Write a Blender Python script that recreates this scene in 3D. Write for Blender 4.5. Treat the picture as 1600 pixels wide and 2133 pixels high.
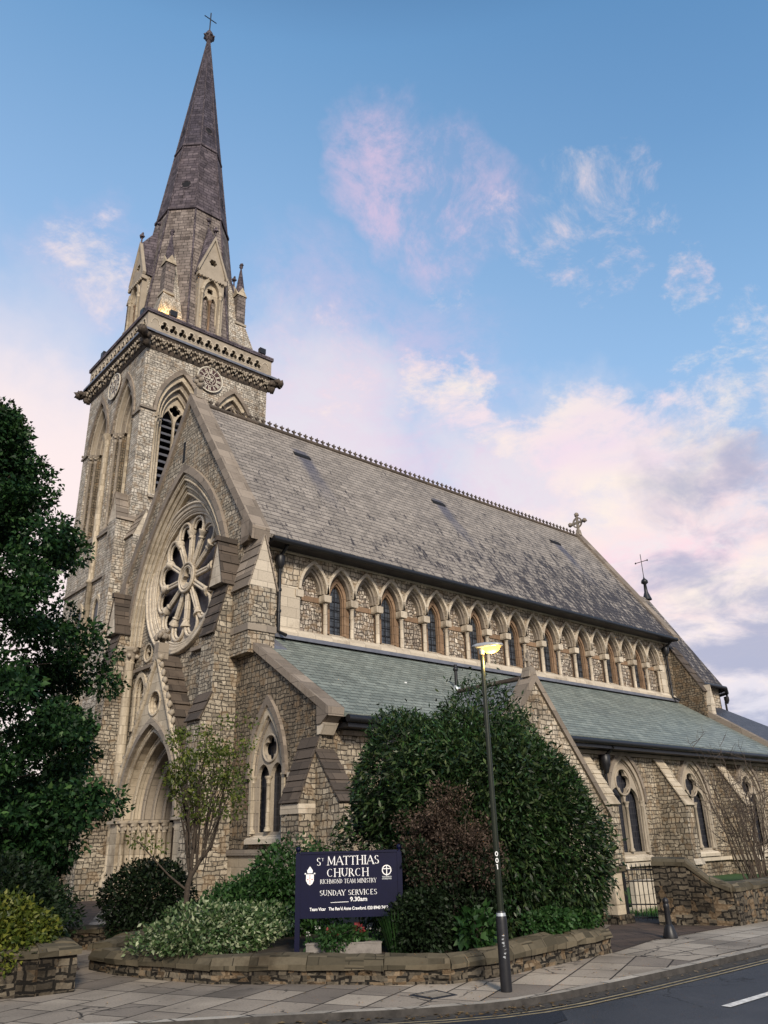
import bpy, math, random
import numpy as np
from math import sin, cos, pi, sqrt, atan2, radians as R
from mathutils import Vector, Matrix
from mathutils.geometry import tessellate_polygon
for o in list(bpy.data.objects): bpy.data.objects.remove(o)
SC = bpy.context.scene
COL = SC.collection
rng = np.random.default_rng(7)
random.seed(7)

# ------------------------------------------------------------------ camera
cd = bpy.data.cameras.new('camera'); cam = bpy.data.objects.new('camera', cd); COL.objects.link(cam)
PIT, ROL, HEA = 0.3928, -0.0275, 0.8465
fwd = Vector((cos(PIT)*cos(HEA), cos(PIT)*sin(HEA), sin(PIT)))
rt = Vector((sin(HEA), -cos(HEA), 0)); upv = rt.cross(fwd)
r2 = rt*cos(ROL) + upv*sin(ROL); u2 = upv*cos(ROL) - rt*sin(ROL)
m = Matrix((r2, u2, -fwd)).transposed().to_4x4(); m.translation = (-12.1626, -24.8652, 1.6)
cam.matrix_world = m
cd.sensor_fit = 'VERTICAL'; cd.sensor_height = 36; cd.lens = 1641.2*36/2133
cd.clip_start = 0.1; cd.clip_end = 3000
SC.camera = cam

# ------------------------------------------------------------------ view, world, sun
SC.view_settings.view_transform = 'Standard'; SC.view_settings.look = 'None'
SC.view_settings.exposure = 0.62; SC.view_settings.gamma = 1
SC.view_settings.use_curve_mapping = False
SUN_EL, SUN_AZ = R(30), R(243)      # azimuth measured from +X, counter-clockwise: low in the south-west
W = bpy.data.worlds.new('World'); SC.world = W; W.use_nodes = True


class NT:
    """tiny helper to write node trees"""
    def __init__(s, tree): s.t = tree; s.n = tree.nodes; s.l = tree.links
    def new(s, typ, **kw):
        n = s.n.new(typ)
        for k, v in kw.items():
            if k[0] == '_': n.inputs[k[1:].replace('_', ' ')].default_value = v
            else: setattr(n, k, v)
        return n
    def put(s, sock, v):
        if hasattr(v, 'is_linked') or hasattr(v, 'links'): s.l.new(v, sock)
        else:
            if isinstance(v, tuple) and len(v) == 3 and sock.type == 'RGBA': v = (*v, 1)
            sock.default_value = v
    def math(s, op, a, b=None, c=None, clamp=False):
        n = s.n.new('ShaderNodeMath'); n.operation = op; n.use_clamp = clamp
        for i, v in enumerate((a, b, c)):
            if v is not None: s.put(n.inputs[i], v)
        return n.outputs[0]
    def mix(s, f, a, b, mode='MIX'):
        n = s.n.new('ShaderNodeMix'); n.data_type = 'RGBA'; n.blend_type = mode
        s.put(n.inputs[0], f); s.put(n.inputs[6], a); s.put(n.inputs[7], b)
        return n.outputs[2]
    def noise(s, vec, scale, detail=4, rough=.55, out=0):
        n = s.n.new('ShaderNodeTexNoise'); n.inputs['Scale'].default_value = scale
        n.inputs['Detail'].default_value = detail; n.inputs['Roughness'].default_value = rough
        if vec is not None: s.l.new(vec, n.inputs['Vector'])
        return n.outputs[out]
    def ramp(s, f, stops, mode='LINEAR'):
        n = s.n.new('ShaderNodeValToRGB'); n.color_ramp.interpolation = mode
        e = n.color_ramp.elements
        while len(e) < len(stops): e.new(0.5)
        for el, (p, c) in zip(e, stops):
            el.position = p
            el.color = (c, c, c, 1) if isinstance(c, (int, float)) else (*c, 1)
        s.put(n.inputs[0], f)
        return n.outputs[0]
    def rng(s, v, a, b, c=0., d=1., smooth=True):
        n = s.n.new('ShaderNodeMapRange'); n.interpolation_type = 'SMOOTHSTEP' if smooth else 'LINEAR'
        s.put(n.inputs[0], v)
        for i, x in enumerate((a, b, c, d)): n.inputs[i+1].default_value = x
        return n.outputs[0]
    def vec(s, op, a, b=None, scale=None):
        n = s.n.new('ShaderNodeVectorMath'); n.operation = op
        s.put(n.inputs[0], a)
        if b is not None: s.put(n.inputs[1], b)
        if scale is not None: n.inputs['Scale'].default_value = scale
        return n.outputs['Value'] if op in ('DOT_PRODUCT', 'LENGTH') else n.outputs[0]


def srgb(*c):
    return tuple((x/12.92 if x <= .04045 else ((x+.055)/1.055)**2.4) for x in (v/255 for v in c))


def build_world():
    t = NT(W.node_tree); t.n.clear()
    out = t.new('ShaderNodeOutputWorld'); bg = t.new('ShaderNodeBackground')
    tc = t.new('ShaderNodeTexCoord')
    d = t.vec('NORMALIZE', tc.outputs['Generated'])
    sx = t.new('ShaderNodeSeparateXYZ'); t.l.new(d, sx.inputs[0])
    z = sx.outputs[2]
    sky = t.new('ShaderNodeTexSky'); sky.sky_type = 'NISHITA'; sky.sun_disc = False
    sky.sun_elevation = SUN_EL; sky.sun_rotation = pi/2 - SUN_AZ
    # clear evening sky: blue overhead, pale lilac to the horizon; unseen zenith darkened to dim the ground
    base = t.ramp(z, [(0, srgb(238, 226, 222)), (.18, srgb(228, 220, 228)), (.36, srgb(202, 210, 232)), (.52, srgb(166, 195, 232)),
                      (.66, srgb(140, 178, 220)), (.80, srgb(108, 154, 200)), (.9, srgb(50, 92, 140)), (1, srgb(36, 70, 112))])
    # bluer and deeper towards the east, paler towards the north-west
    east = t.vec('DOT_PRODUCT', d, (0.93, -0.28, 0.22))
    base = t.mix(t.rng(east, .25, .95, 0, .7), base, t.ramp(z, [(0, srgb(206, 204, 220)), (.3, srgb(176, 196, 226)), (.5, srgb(122, 174, 220)), (.7, srgb(74, 130, 182)), (.85, srgb(52, 104, 156))]))
    # clouds lie on a plane above; their patches get ragged edges from the same noise
    q = t.math('ADD', z, .22)
    cx = t.new('ShaderNodeCombineXYZ'); t.l.new(t.math('DIVIDE', sx.outputs[0], q), cx.inputs[0]); t.l.new(t.math('DIVIDE', sx.outputs[1], q), cx.inputs[1])
    warp = t.vec('ADD', cx.outputs[0], t.vec('SCALE', t.noise(cx.outputs[0], 1.8, 3, .5, 1), None, .30))
    dw = t.vec('NORMALIZE', t.vec('ADD', d, t.vec('SCALE', t.vec('SUBTRACT', t.noise(d, 5., 6, .6, 1), (.5, .5, .5)), None, .26)))
    n1 = t.noise(warp, 4.0, 11, .66)
    n2 = t.noise(warp, 17., 9, .7)
    n = t.math('ADD', t.math('MULTIPLY', n1, .52), t.math('MULTIPLY', n2, .48))
    def patch(lst):
        cov = None
        for (dx, dy, dz, rad, amt) in lst:
            v = Vector((dx, dy, dz)).normalized()
            b = t.rng(t.vec('DOT_PRODUCT', dw, tuple(v)), cos(rad), cos(rad*.15), 0, amt)
            cov = b if cov is None else t.math('MAXIMUM', cov, b)
        return cov
    colr = t.mix(patch(HAZE_GLOW), base, srgb(255, 234, 228))
    colr = t.mix(t.math('MULTIPLY', patch(HAZE_PINK), t.rng(n, .40, .60, .12, 1.25)), colr, srgb(230, 198, 220))
    cov = patch(CLOUDS)
    dens = t.rng(t.math('ADD', n, t.math('MULTIPLY', cov, .30)), .60, .84, 0, 1)
    dens = t.math('MULTIPLY', dens, t.rng(cov, .02, .25, .0, 1))
    tint = t.ramp(t.noise(warp, 1.6, 4, .5), [(.34, srgb(250, 214, 222)), (.5, srgb(252, 236, 222)), (.64, srgb(238, 212, 232))])
    colr = t.mix(t.math('MULTIPLY', dens, .84), colr, tint)
    g = patch(GREY)
    gn = t.rng(t.noise(warp, 2.6, 8, .6), .38, .58, 0, .85)
    colr = t.mix(t.math('MULTIPLY', g, gn), colr, srgb(160, 164, 192))
    colr = t.mix(1.0, colr, (1, 1, 1, 1), 'MULTIPLY')
    # a share of the physical sky
    both = t.mix(1.0, t.mix(1.0, sky.outputs[0], (.012, .012, .012, 1), 'MULTIPLY'), colr, 'ADD')
    # below the horizon
    both = t.mix(t.rng(z, -.02, -.12), both, srgb(70, 66, 64))
    t.l.new(both, bg.inputs[0]); bg.inputs[1].default_value = 0.67
    t.l.new(bg.outputs[0], out.inputs[0])


# directions of sky patches (x, y, z, angular radius, amount)
HAZE_PINK = [(.49, .50, .71, .09, .55), (.55, .485, .68, .09, .45), (.50, .66, .55, .16, .3), (.60, .60, .52, .14, .3), (.22, .764, .607, .08, .2), (.66, .61, .44, .2, .3)]
HAZE_GLOW = [(.52, .72, .45, .21, .6), (.26, .90, .34, .27, .9), (.74, .55, .37, .2, .6), (.84, .45, .28, .22, .75), (.2, .97, .2, .5, .8)]
CLOUDS = [(.64, .41, .645, .13, .55), (.60, .46, .64, .09, .5), (.66, .34, .67, .09, .5), (.62, .60, .51, .07, .7), (.66, .56, .50, .075, .9), (.71, .52, .47, .08, .95), (.75, .49, .44, .10, 1.),
          (.79, .44, .42, .11, 1.), (.82, .38, .42, .12, .9), (.81, .33, .48, .10, .7), (.80, .27, .53, .08, .65), (.84, .25, .48, .10, .65), (.735, .31, .604, .05, .6),
          (.83, .47, .29, .2, .85), (.88, .36, .30, .18, .8), (.49, .68, .54, .12, .45), (.22, .764, .607, .08, .5), (.9, .3, .25, .22, .8)]
GREY = [(.863, .37, .344, .13, 1.), (.865, .43, .26, .12, .9), (.9, .4, .174, .2, 1.), (.9, .33, .3, .12, .9)]
build_world()

sl = bpy.data.lights.new('sun', 'SUN'); sun = bpy.data.objects.new('sun', sl); COL.objects.link(sun)
sl.energy = 2.75; sl.angle = R(11); sl.color = (1.0, .89, .75)
sd = Vector((cos(SUN_EL)*cos(SUN_AZ), cos(SUN_EL)*sin(SUN_AZ), sin(SUN_EL)))
sun.rotation_euler = sd.to_track_quat('Z', 'Y').to_euler()

# ------------------------------------------------------------------ materials
MATS = {}
def newmat(name):
    mt = bpy.data.materials.new(name); mt.use_nodes = True
    t = NT(mt.node_tree); b = t.n['Principled BSDF']
    MATS[name] = mt
    return mt, t, b

def uvm(t, scale=1., rot=0.):
    n = t.new('ShaderNodeUVMap')
    if rot or scale != 1.:
        mp = t.new('ShaderNodeMapping'); mp.inputs['Rotation'].default_value = (0, 0, rot); mp.inputs['Scale'].default_value = (scale,)*3
        t.l.new(n.outputs[0], mp.inputs[0]); return mp.outputs[0]
    return n.outputs[0]

def objc(t):
    return t.new('ShaderNodeTexCoord').outputs['Object']

def bump(t, b, h, strength=.6, dist=.03):
    n = t.new('ShaderNodeBump'); n.inputs['Strength'].default_value = strength; n.inputs['Distance'].default_value = dist
    t.l.new(h, n.inputs['Height']); t.l.new(n.outputs[0], b.inputs['Normal'])

def brick(t, vec, bw, bh, c1, c2, mort, msize=.012, off=.5, sq=1., sqf=2, bias=0., smooth=.1):
    n = t.new('ShaderNodeTexBrick'); n.offset = off; n.squash = sq; n.squash_frequency = sqf
    t.l.new(vec, n.inputs['Vector']); n.inputs['Scale'].default_value = 1
    n.inputs['Brick Width'].default_value = bw; n.inputs['Row Height'].default_value = bh
    n.inputs['Mortar Size'].default_value = msize; n.inputs['Mortar Smooth'].default_value = smooth; n.inputs['Bias'].default_value = bias
    n.inputs['Color1'].default_value = (*c1, 1); n.inputs['Color2'].default_value = (*c2, 1); n.inputs['Mortar'].default_value = (*mort, 1)
    return n.outputs[0], n.outputs[1]

def masonry(name, c1, c2, mort, bw=.34, bh=.16, stain=(.35, .3, .27), stain_amt=.7, bstr=.9, warp=.07, rough=.9, big=.5, ochre=.35):
    mt, t, b = newmat(name)
    uv = uvm(t)
    w = t.vec('ADD', uv, t.vec('SCALE', t.vec('SUBTRACT', t.noise(uv, 2.3, 3, .6, 1), (.5, .5, .5)), None, warp*2))
    a, fa = brick(t, w, bw, bh, c1, c2, mort, .014, .5, .65, 3)
    w2 = t.vec('ADD', w, (.13, .07, 0))
    a2, fa2 = brick(t, w2, bw*.62, bh*1.45, c2, c1, mort, .016, .37, 1.5, 2)
    sel = t.rng(t.noise(uv, .9, 3, .7), .48, .52)
    sel = t.math('MULTIPLY', sel, 1.0 if big > 0 else 0.0)
    col = t.mix(sel, a, a2); fac = t.math('ADD', t.math('MULTIPLY', fa, t.math('SUBTRACT', 1., sel)), t.math('MULTIPLY', fa2, sel))
    # tone of single stones and patches
    v = t.new('ShaderNodeTexVoronoi'); v.inputs['Scale'].default_value = 1/bw*1.3; t.l.new(w, v.inputs['Vector'])
    sep = t.new('ShaderNodeSeparateColor'); t.l.new(v.outputs['Color'], sep.inputs[0])
    col = t.mix(1., col, t.ramp(sep.outputs[0], [(0, .72), (.5, 1.), (1, 1.25)]), 'MULTIPLY')
    col = t.mix(t.math('MULTIPLY', t.rng(sep.outputs[1], .72, .8), ochre), col, (.30, .20, .11, 1))
    fine = t.noise(uv, 26, 5, .7)
    col = t.mix(1., col, t.ramp(fine, [(.25, .68), (.5, 1.), (.75, 1.25)]), 'MULTIPLY')
    ob = objc(t)
    st = t.rng(t.noise(ob, .45, 6, .68), .5, .72, 0, stain_amt)
    col = t.mix(st, col, t.mix(1., col, (*stain, 1), 'MULTIPLY'))
    mp = t.new('ShaderNodeMapping'); mp.inputs['Scale'].default_value = (1.6, 1.6, .16); t.l.new(ob, mp.inputs[0])
    dk = t.rng(t.noise(mp.outputs[0], 1., 6, .7), .53, .70, 0, .6)
    col = t.mix(dk, col, t.mix(1., col, (.45, .42, .39, 1), 'MULTIPLY'))
    t.l.new(col, b.inputs['Base Color']); b.inputs['Roughness'].default_value = rough
    b.inputs['Specular IOR Level'].default_value = .2
    h = t.math('ADD', t.math('MULTIPLY', t.math('SUBTRACT', 1., fac), .8), t.math('ADD', t.math('MULTIPLY', fine, .35), t.math('MULTIPLY', sep.outputs[2], .55)))
    bump(t, b, h, bstr, .06)
    return mt

def ashlar(name, c1, c2, bw=.7, bh=.33, stain_amt=.55, joints=True):
    mt, t, b = newmat(name)
    uv = uvm(t)
    j = tuple(.62*x for x in c2)
    if joints: a, f = brick(t, uv, bw, bh, c1, c2, j, .007, .5)
    else: a = t.mix(t.noise(uv, 2., 3), (*c1, 1), (*c2, 1)); f = None
    fine = t.noise(uv, 18, 6, .7)
    col = t.mix(1., a, t.ramp(fine, [(.25, .8), (.5, 1.), (.75, 1.12)]), 'MULTIPLY')
    ob = objc(t)
    st = t.rng(t.noise(ob, .8, 7, .7), .5, .7, 0, stain_amt)
    col = t.mix(st, col, t.mix(1., col, (.42, .38, .34, 1), 'MULTIPLY'))
    t.l.new(col, b.inputs['Base Color']); b.inputs['Roughness'].default_value = .85; b.inputs['Specular IOR Level'].default_value = .2
    h = t.math('MULTIPLY', fine, .5)
    if f is not None: h = t.math('SUBTRACT', h, f)
    bump(t, b, h, .5, .012)
    return mt

def slates(name, c1, c2, gap, bw=.34, bh=.2, moss=0., mosscol=(.03, .028, .03), xr=None, streak=(), rough=.6):
    mt, t, b = newmat(name)
    uv = uvm(t)
    w = t.vec('ADD', uv, t.vec('SCALE', t.vec('SUBTRACT', t.noise(uv, 3.5, 2, .6, 1), (.5, .5, .5)), None, .03))
    a, f = brick(t, w, bw, bh, c1, c2, tuple(.45*x for x in c2), .009, .5, smooth=.3)
    v = t.new('ShaderNodeTexVoronoi'); v.inputs['Scale'].default_value = 1/bw; t.l.new(w, v.inputs['Vector'])
    sep = t.new('ShaderNodeSeparateColor'); t.l.new(v.outputs['Color'], sep.inputs[0])
    col = t.mix(1., a, t.ramp(sep.outputs[0], [(0, .84), (.5, 1.), (1, 1.12)]), 'MULTIPLY')
    su = t.new('ShaderNodeSeparateXYZ'); t.l.new(w, su.inputs[0])
    fr = t.math('FRACT', t.math('DIVIDE', su.outputs[1], bh))
    col = t.mix(t.math('MULTIPLY', t.rng(fr, .17, .06), t.rng(t.noise(uv, 4., 3), .3, .55, .45, .95)), col, (*gap, 1))
    fine = t.noise(uv, 14, 5, .7)
    col = t.mix(1., col, t.ramp(fine, [(.25, .78), (.5, 1.), (.75, 1.16)]), 'MULTIPLY')
    ob = objc(t); s = t.new('ShaderNodeSeparateXYZ'); t.l.new(ob, s.inputs[0])
    col = t.mix(t.rng(t.noise(ob, .5, 5, .6), .5, .75, 0, .4), col, t.mix(1., col, (.55, .55, .6, 1), 'MULTIPLY'))
    if moss:
        e = t.rng(s.outputs[0], xr[0], xr[1], .0, .11); l = t.rng(s.outputs[2], xr[3], xr[2], 0, .2)
        mp = t.new('ShaderNodeMapping'); mp.inputs['Scale'].default_value = (1.8, .7, .7); t.l.new(ob, mp.inputs[0])
        n = t.noise(mp.outputs[0], 2.2, 10, .8)
        k = t.rng(t.math('ADD', n, t.math('MULTIPLY', t.math('ADD', e, .06), t.math('ADD', .25, t.math('MULTIPLY', l, 4)))), .60, .66, 0, moss)
        col = t.mix(k, col, (*mosscol, 1))
    for (sx, z1, z0) in streak:
        k = t.math('MULTIPLY', t.rng(t.math('ABSOLUTE', t.math('SUBTRACT', s.outputs[0], t.math('ADD', sx, t.math('MULTIPLY', t.math('SUBTRACT', t.noise(ob, 1.5, 4), .5), .5)))), .55, .15), t.rng(s.outputs[2], z0, z1, 0, .8))
        k = t.math('MULTIPLY', k, t.rng(s.outputs[2], z1+.25, z1+.1))
        col = t.mix(k, col, (.07, .072, .10, 1))
    t.l.new(col, b.inputs['Base Color']); b.inputs['Roughness'].default_value = rough; b.inputs['Specular IOR Level'].default_value = .15
    # each course tilts: low at its top, proud at its lower edge
    h = t.math('ADD', t.math('MULTIPLY', t.math('SUBTRACT', 1., fr), .8), t.math('ADD', t.math('MULTIPLY', fine, .25), t.math('MULTIPLY', sep.outputs[1], .35)))
    h = t.math('SUBTRACT', h, f)
    bump(t, b, h, .8, .03)
    return mt

def plain(name, c, rough=.5, metal=0., nscale=9., amt=.25, bstr=.15, spec=.4):
    mt, t, b = newmat(name)
    n = t.noise(objc(t), nscale, 6, .65)
    col = t.mix(1., (*c, 1), t.ramp(n, [(.25, 1-amt), (.5, 1.), (.75, 1+amt)]), 'MULTIPLY')
    t.l.new(col, b.inputs['Base Color']); b.inputs['Roughness'].default_value = rough; b.inputs['Metallic'].default_value = metal
    b.inputs['Specular IOR Level'].default_value = spec
    if bstr: bump(t, b, n, bstr, .01)
    return mt

def leafmat(name, c1, c2, c3=None, rough=.45, trans=.25, spec=.35):
    mt, t, b = newmat(name)
    g = t.new('ShaderNodeNewGeometry')
    st = [(0, c1), (.6, c2)] + ([(1, c3)] if c3 else [])
    col = t.ramp(g.outputs['Random Per Island'], st)
    big = t.noise(objc(t), 1.1, 3, .6)
    col = t.mix(1., col, t.ramp(big, [(.3, .7), (.7, 1.25)]), 'MULTIPLY')
    t.l.new(col, b.inputs['Base Color']); b.inputs['Roughness'].default_value = rough; b.inputs['Specular IOR Level'].default_value = spec
    tr = t.new('ShaderNodeBsdfTranslucent'); t.l.new(t.mix(1., col, (1.2, 1.25, .6, 1), 'MULTIPLY'), tr.inputs[0])
    mx = t.new('ShaderNodeMixShader'); mx.inputs[0].default_value = trans
    t.l.new(b.outputs[0], mx.inputs[1]); t.l.new(tr.outputs[0], mx.inputs[2]); t.l.new(mx.outputs[0], t.n['Material Output'].inputs[0])
    return mt

def glassmat(name, c=(.012, .013, .018), grid=(.14, .2), lead=(.045, .045, .05), rough=.22):
    mt, t, b = newmat(name)
    uv = uvm(t)
    a, f = brick(t, uv, grid[0], grid[1], c, tuple(x*1.9 for x in c), lead, .012, 0., smooth=.1)
    t.l.new(a, b.inputs['Base Color'])
    t.l.new(t.math('ADD', rough, t.math('MULTIPLY', t.noise(uv, 6, 3), .2)), b.inputs['Roughness'])
    bump(t, b, t.math('ADD', f, t.noise(uv, 5, 2)), .25, .01)
    return mt

def emit(name, c, s):
    mt, t, b = newmat(name)
    b.inputs['Base Color'].default_value = (*c, 1); b.inputs['Emission Color'].default_value = (*c, 1); b.inputs['Emission Strength'].default_value = s
    return mt

def paving(name, cols, mort, bw, bh, rot, stain=.6, rough=.8):
    mt, t, b = newmat(name)
    uv = uvm(t, 1., rot)
    a, f = brick(t, uv, bw, bh, cols[0], cols[1], mort, .012, .42, .7, 2)
    v = t.new('ShaderNodeTexNoise'); v.inputs['Scale'].default_value = .9; v.inputs['Detail'].default_value = 6; t.l.new(uv, v.inputs['Vector'])
    col = t.mix(1., a, t.ramp(v.outputs[0], [(.3, .6), (.5, 1.), (.7, 1.2)]), 'MULTIPLY')
    fine = t.noise(uv, 40, 5, .75)
    col = t.mix(1., col, t.ramp(fine, [(.25, .65), (.5, 1.), (.75, 1.25)]), 'MULTIPLY')
    sp = t.rng(t.noise(uv, 9, 3, .5), .66, .72, 0, stain)
    vg = t.new('ShaderNodeTexVoronoi'); vg.inputs['Scale'].default_value = 3.2; t.l.new(uv, vg.inputs['Vector'])
    col = t.mix(t.rng(vg.outputs['Distance'], .075, .05, 0, .5), col, (.05, .045, .04, 1))
    vc = t.new('ShaderNodeTexVoronoi'); vc.feature = 'DISTANCE_TO_EDGE'; vc.inputs['Scale'].default_value = .7
    t.l.new(t.vec('ADD', uv, t.vec('SCALE', t.noise(uv, 3, 4, .6, 1), None, .3)), vc.inputs['Vector'])
    col = t.mix(t.math('MULTIPLY', t.rng(vc.outputs['Distance'], .012, .004), t.rng(t.noise(uv, .6, 2), .5, .58)), col, (.04, .035, .03, 1))
    col = t.mix(sp, col, (.06, .055, .05, 1))
    t.l.new(col, b.inputs['Base Color']); b.inputs['Roughness'].default_value = rough; b.inputs['Specular IOR Level'].default_value = .3
    bump(t, b, t.math('SUBTRACT', t.math('MULTIPLY', fine, .4), f), .6, .012)
    return mt

RAG = masonry('ragstone', (.43, .375, .29), (.26, .222, .168), (.085, .073, .058), .25, .115)
RAGT = masonry('tower_ragstone', (.54, .49, .41), (.40, .357, .29), (.15, .13, .108), .29, .13, stain_amt=.5)
RAGD = masonry('brown_ragstone', (.25, .205, .147), (.145, .117, .083), (.048, .04, .031), .23, .11)
RAGS = masonry('pale_ragstone', (.57, .495, .39), (.36, .30, .222), (.13, .11, .085), .26, .135, stain=(.3, .26, .22), stain_amt=.75)
RAGA = masonry('stained_ragstone', (.43, .37, .28), (.245, .205, .152), (.075, .062, .049), .24, .12, stain=(.25, .22, .19), stain_amt=.85)
FLINT = masonry('flint_rubble', (.62, .55, .45), (.22, .18, .15), (.08, .065, .05), .17, .11, bstr=1., warp=.12)
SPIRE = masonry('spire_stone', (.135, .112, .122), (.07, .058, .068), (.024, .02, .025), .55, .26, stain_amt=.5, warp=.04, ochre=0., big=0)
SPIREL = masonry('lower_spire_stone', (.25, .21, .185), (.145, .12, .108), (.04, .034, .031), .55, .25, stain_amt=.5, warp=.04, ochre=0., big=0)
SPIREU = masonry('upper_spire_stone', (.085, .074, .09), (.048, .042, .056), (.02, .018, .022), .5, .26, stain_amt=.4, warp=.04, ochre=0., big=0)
ASH = ashlar('dressed_stone', (.51, .435, .325), (.33, .275, .2), stain_amt=.75)
ASHP = ashlar('pale_dressed_stone', (.58, .505, .395), (.42, .36, .28), stain_amt=.7)
ASHS = ashlar('sooty_and_shaded_dressed_stone', (.30, .255, .20), (.20, .17, .14))  # soot on the trim; also shade painted into recessed arch orders
CARV = ashlar('carved_stone', (.42, .36, .28), (.26, .22, .17), joints=False)
ORAN = ashlar('orange_stone', (.27, .18, .115), (.19, .125, .08), .4, .3)
WEATH = ashlar('weathered_slab', (.115, .09, .07), (.055, .045, .037), .6, .32, stain_amt=.5)
COPE = ashlar('coping_stone', (.29, .24, .19), (.16, .132, .105), .8, .5)
SLATE_N = slates('nave_slates', (.30, .262, .222), (.23, .20, .17), (.025, .022, .021), .44, .25, .92, (.035, .03, .032), (4, 20, 10.6, 17.5), ((4.6, 16.4, 12.5), (12.4, 16.2, 12.2), (21.2, 16., 12.5)))
SLATE_G = slates('green_slates', (.235, .262, .23), (.165, .19, .17), (.02, .023, .024), .40, .22, rough=.45)
SLATE_D = slates('dark_slates', (.06, .062, .075), (.04, .042, .052), (.015, .015, .018), .3, .18, rough=.45)
LEAD = plain('lead', (.16, .165, .19), .45, .3, 3, .3)
IRON = plain('black_iron', (.012, .012, .014), .45, 0, 12, .3)
GLASS = glassmat('leaded_glass')
GLASSC = glassmat('pale_leaded_glass', (.03, .034, .04), (.11, .17), (.008, .008, .008), .2)
GLASSR = glassmat('rose_glass', (.035, .032, .042), (.16, .16), (.07, .065, .08), .35)
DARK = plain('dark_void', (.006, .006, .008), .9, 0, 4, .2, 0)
WOOD = plain('dark_door_wood', (.05, .03, .018), .6, 0, 14, .35)
NAVY = plain('navy_paint', (.0012, .002, .020), .5, 0, 5, .2, .03, .2)
WHITE = plain('white_lettering', (.8, .8, .78), .6, 0, 30, .06, 0)
RED = plain('red_marks', (.45, .02, .03), .6, 0, 9, .1, 0)
DIAL = plain('clock_dial', (.055, .022, .02), .5, 0, 6, .25)
GILT = plain('gilt_numerals', (.58, .53, .43), .45, 0, 8, .15, .05)
PAVE = paving('paving_flags', ((.37, .315, .25), (.14, .118, .098)), (.035, .028, .022), .85, .52, -.42)
PAVR = paving('street_flags', ((.38, .33, .265), (.24, .205, .165)), (.04, .034, .028), .75, .5, 0.0)
PAVB = paving('brown_paving', ((.10, .068, .05), (.06, .044, .036)), (.03, .025, .02), .5, .4, .5)
KERB = paving('kerb_granite', ((.42, .38, .32), (.26, .23, .19)), (.04, .035, .03), .9, .5, 0)
def asphalt():
    mt, t, b = newmat('asphalt'); ob = objc(t)
    f = t.noise(ob, 70, 5, .8); w = t.noise(ob, .8, 6, .65)
    col = t.mix(1., (.036, .039, .047, 1), t.ramp(f, [(.3, .45), (.5, 1.), (.68, 1.9)]), 'MULTIPLY')
    col = t.mix(1., col, t.ramp(w, [(.3, .72), (.5, 1.), (.7, 1.35)]), 'MULTIPLY')
    v = t.new('ShaderNodeTexVoronoi'); v.feature = 'DISTANCE_TO_EDGE'; v.inputs['Scale'].default_value = .45
    t.l.new(t.vec('ADD', ob, t.vec('SCALE', t.noise(ob, 1.6, 5, .65, 1), None, .8)), v.inputs['Vector'])
    col = t.mix(t.math('MULTIPLY', t.rng(v.outputs['Distance'], .009, .003), t.rng(t.noise(ob, .35, 2), .48, .56)), col, (.008, .008, .009, 1))
    t.l.new(col, b.inputs['Base Color']); t.l.new(t.rng(w, .3, .7, .65, .9), b.inputs['Roughness']); bump(t, b, f, .7, .008)
    return mt
ROADM = asphalt()
KERBF = plain('grimy_shaded_kerb_face', (.05, .045, .04), .9, 0, 6, .6, .5)  # grime plus the shade of the upright face, both in the colour
PATCHM = plain('asphalt_repair', (.013, .016, .024), .75, 0, 60, .4, .5)
YEL = plain('worn_yellow_paint', (.26, .21, .12), .8, 0, 7, .6, .1)
WPAINT = plain('worn_white_paint', (.62, .60, .56), .8, 0, 14, .45, .1)
SOIL = plain('soil', (.035, .026, .018), .95, 0, 8, .5, .8)
GRASS = leafmat('grass_blades', (.03, .085, .012), (.05, .13, .02), (.08, .16, .03))
LAWN = plain('turf', (.03, .075, .015), .95, 0, 20, .5, .6)
WALLM = masonry('boundary_ragstone', (.15, .125, .09), (.055, .046, .034), (.016, .014, .011), .21, .095, stain=(.2, .185, .16), stain_amt=.95, bstr=1.)
MOSSY = ashlar('mossy_coping', (.13, .108, .072), (.05, .043, .028), .6, .5, stain_amt=.9)
BARK = plain('bark', (.05, .038, .028), .9, 0, 20, .45, .8)
BARKP = plain('pale_twigs', (.07, .052, .04), .85, 0, 20, .4, .4)
TIMB = plain('grey_timber', (.20, .18, .16), .8, 0, 12, .35, .4)
LAMPG = plain('grey_lamp_metal', (.42, .42, .41), .4, .3, 8, .15, .05)
GALV = plain('galvanised', (.42, .44, .45), .4, .4, 10, .2, .1)
PVC = plain('white_plastic', (.7, .7, .68), .5, 0, 10, .1, .02)

# ------------------------------------------------------------------ mesh building
class Fr:
    def __init__(s, o, u, v, n): s.o, s.u, s.v, s.n = map(Vector, (o, u, v, n))
    def p(s, a, b, d=0.): return s.o + s.u*a + s.v*b + s.n*d
WF = Fr((0, 0, 0), (0, -1, 0), (0, 0, 1), (-1, 0, 0))      # a = -y, d = -x
SF = Fr((0, 0, 0), (1, 0, 0), (0, 0, 1), (0, -1, 0))       # a = x,  d = -y
EF = Fr((0, 0, 0), (0, 1, 0), (0, 0, 1), (1, 0, 0))
NF = Fr((0, 0, 0), (-1, 0, 0), (0, 0, 1), (0, 1, 0))
def at(fr, a, b, d=0.): return Fr(fr.p(a, b, d), fr.u, fr.v, fr.n)

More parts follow.
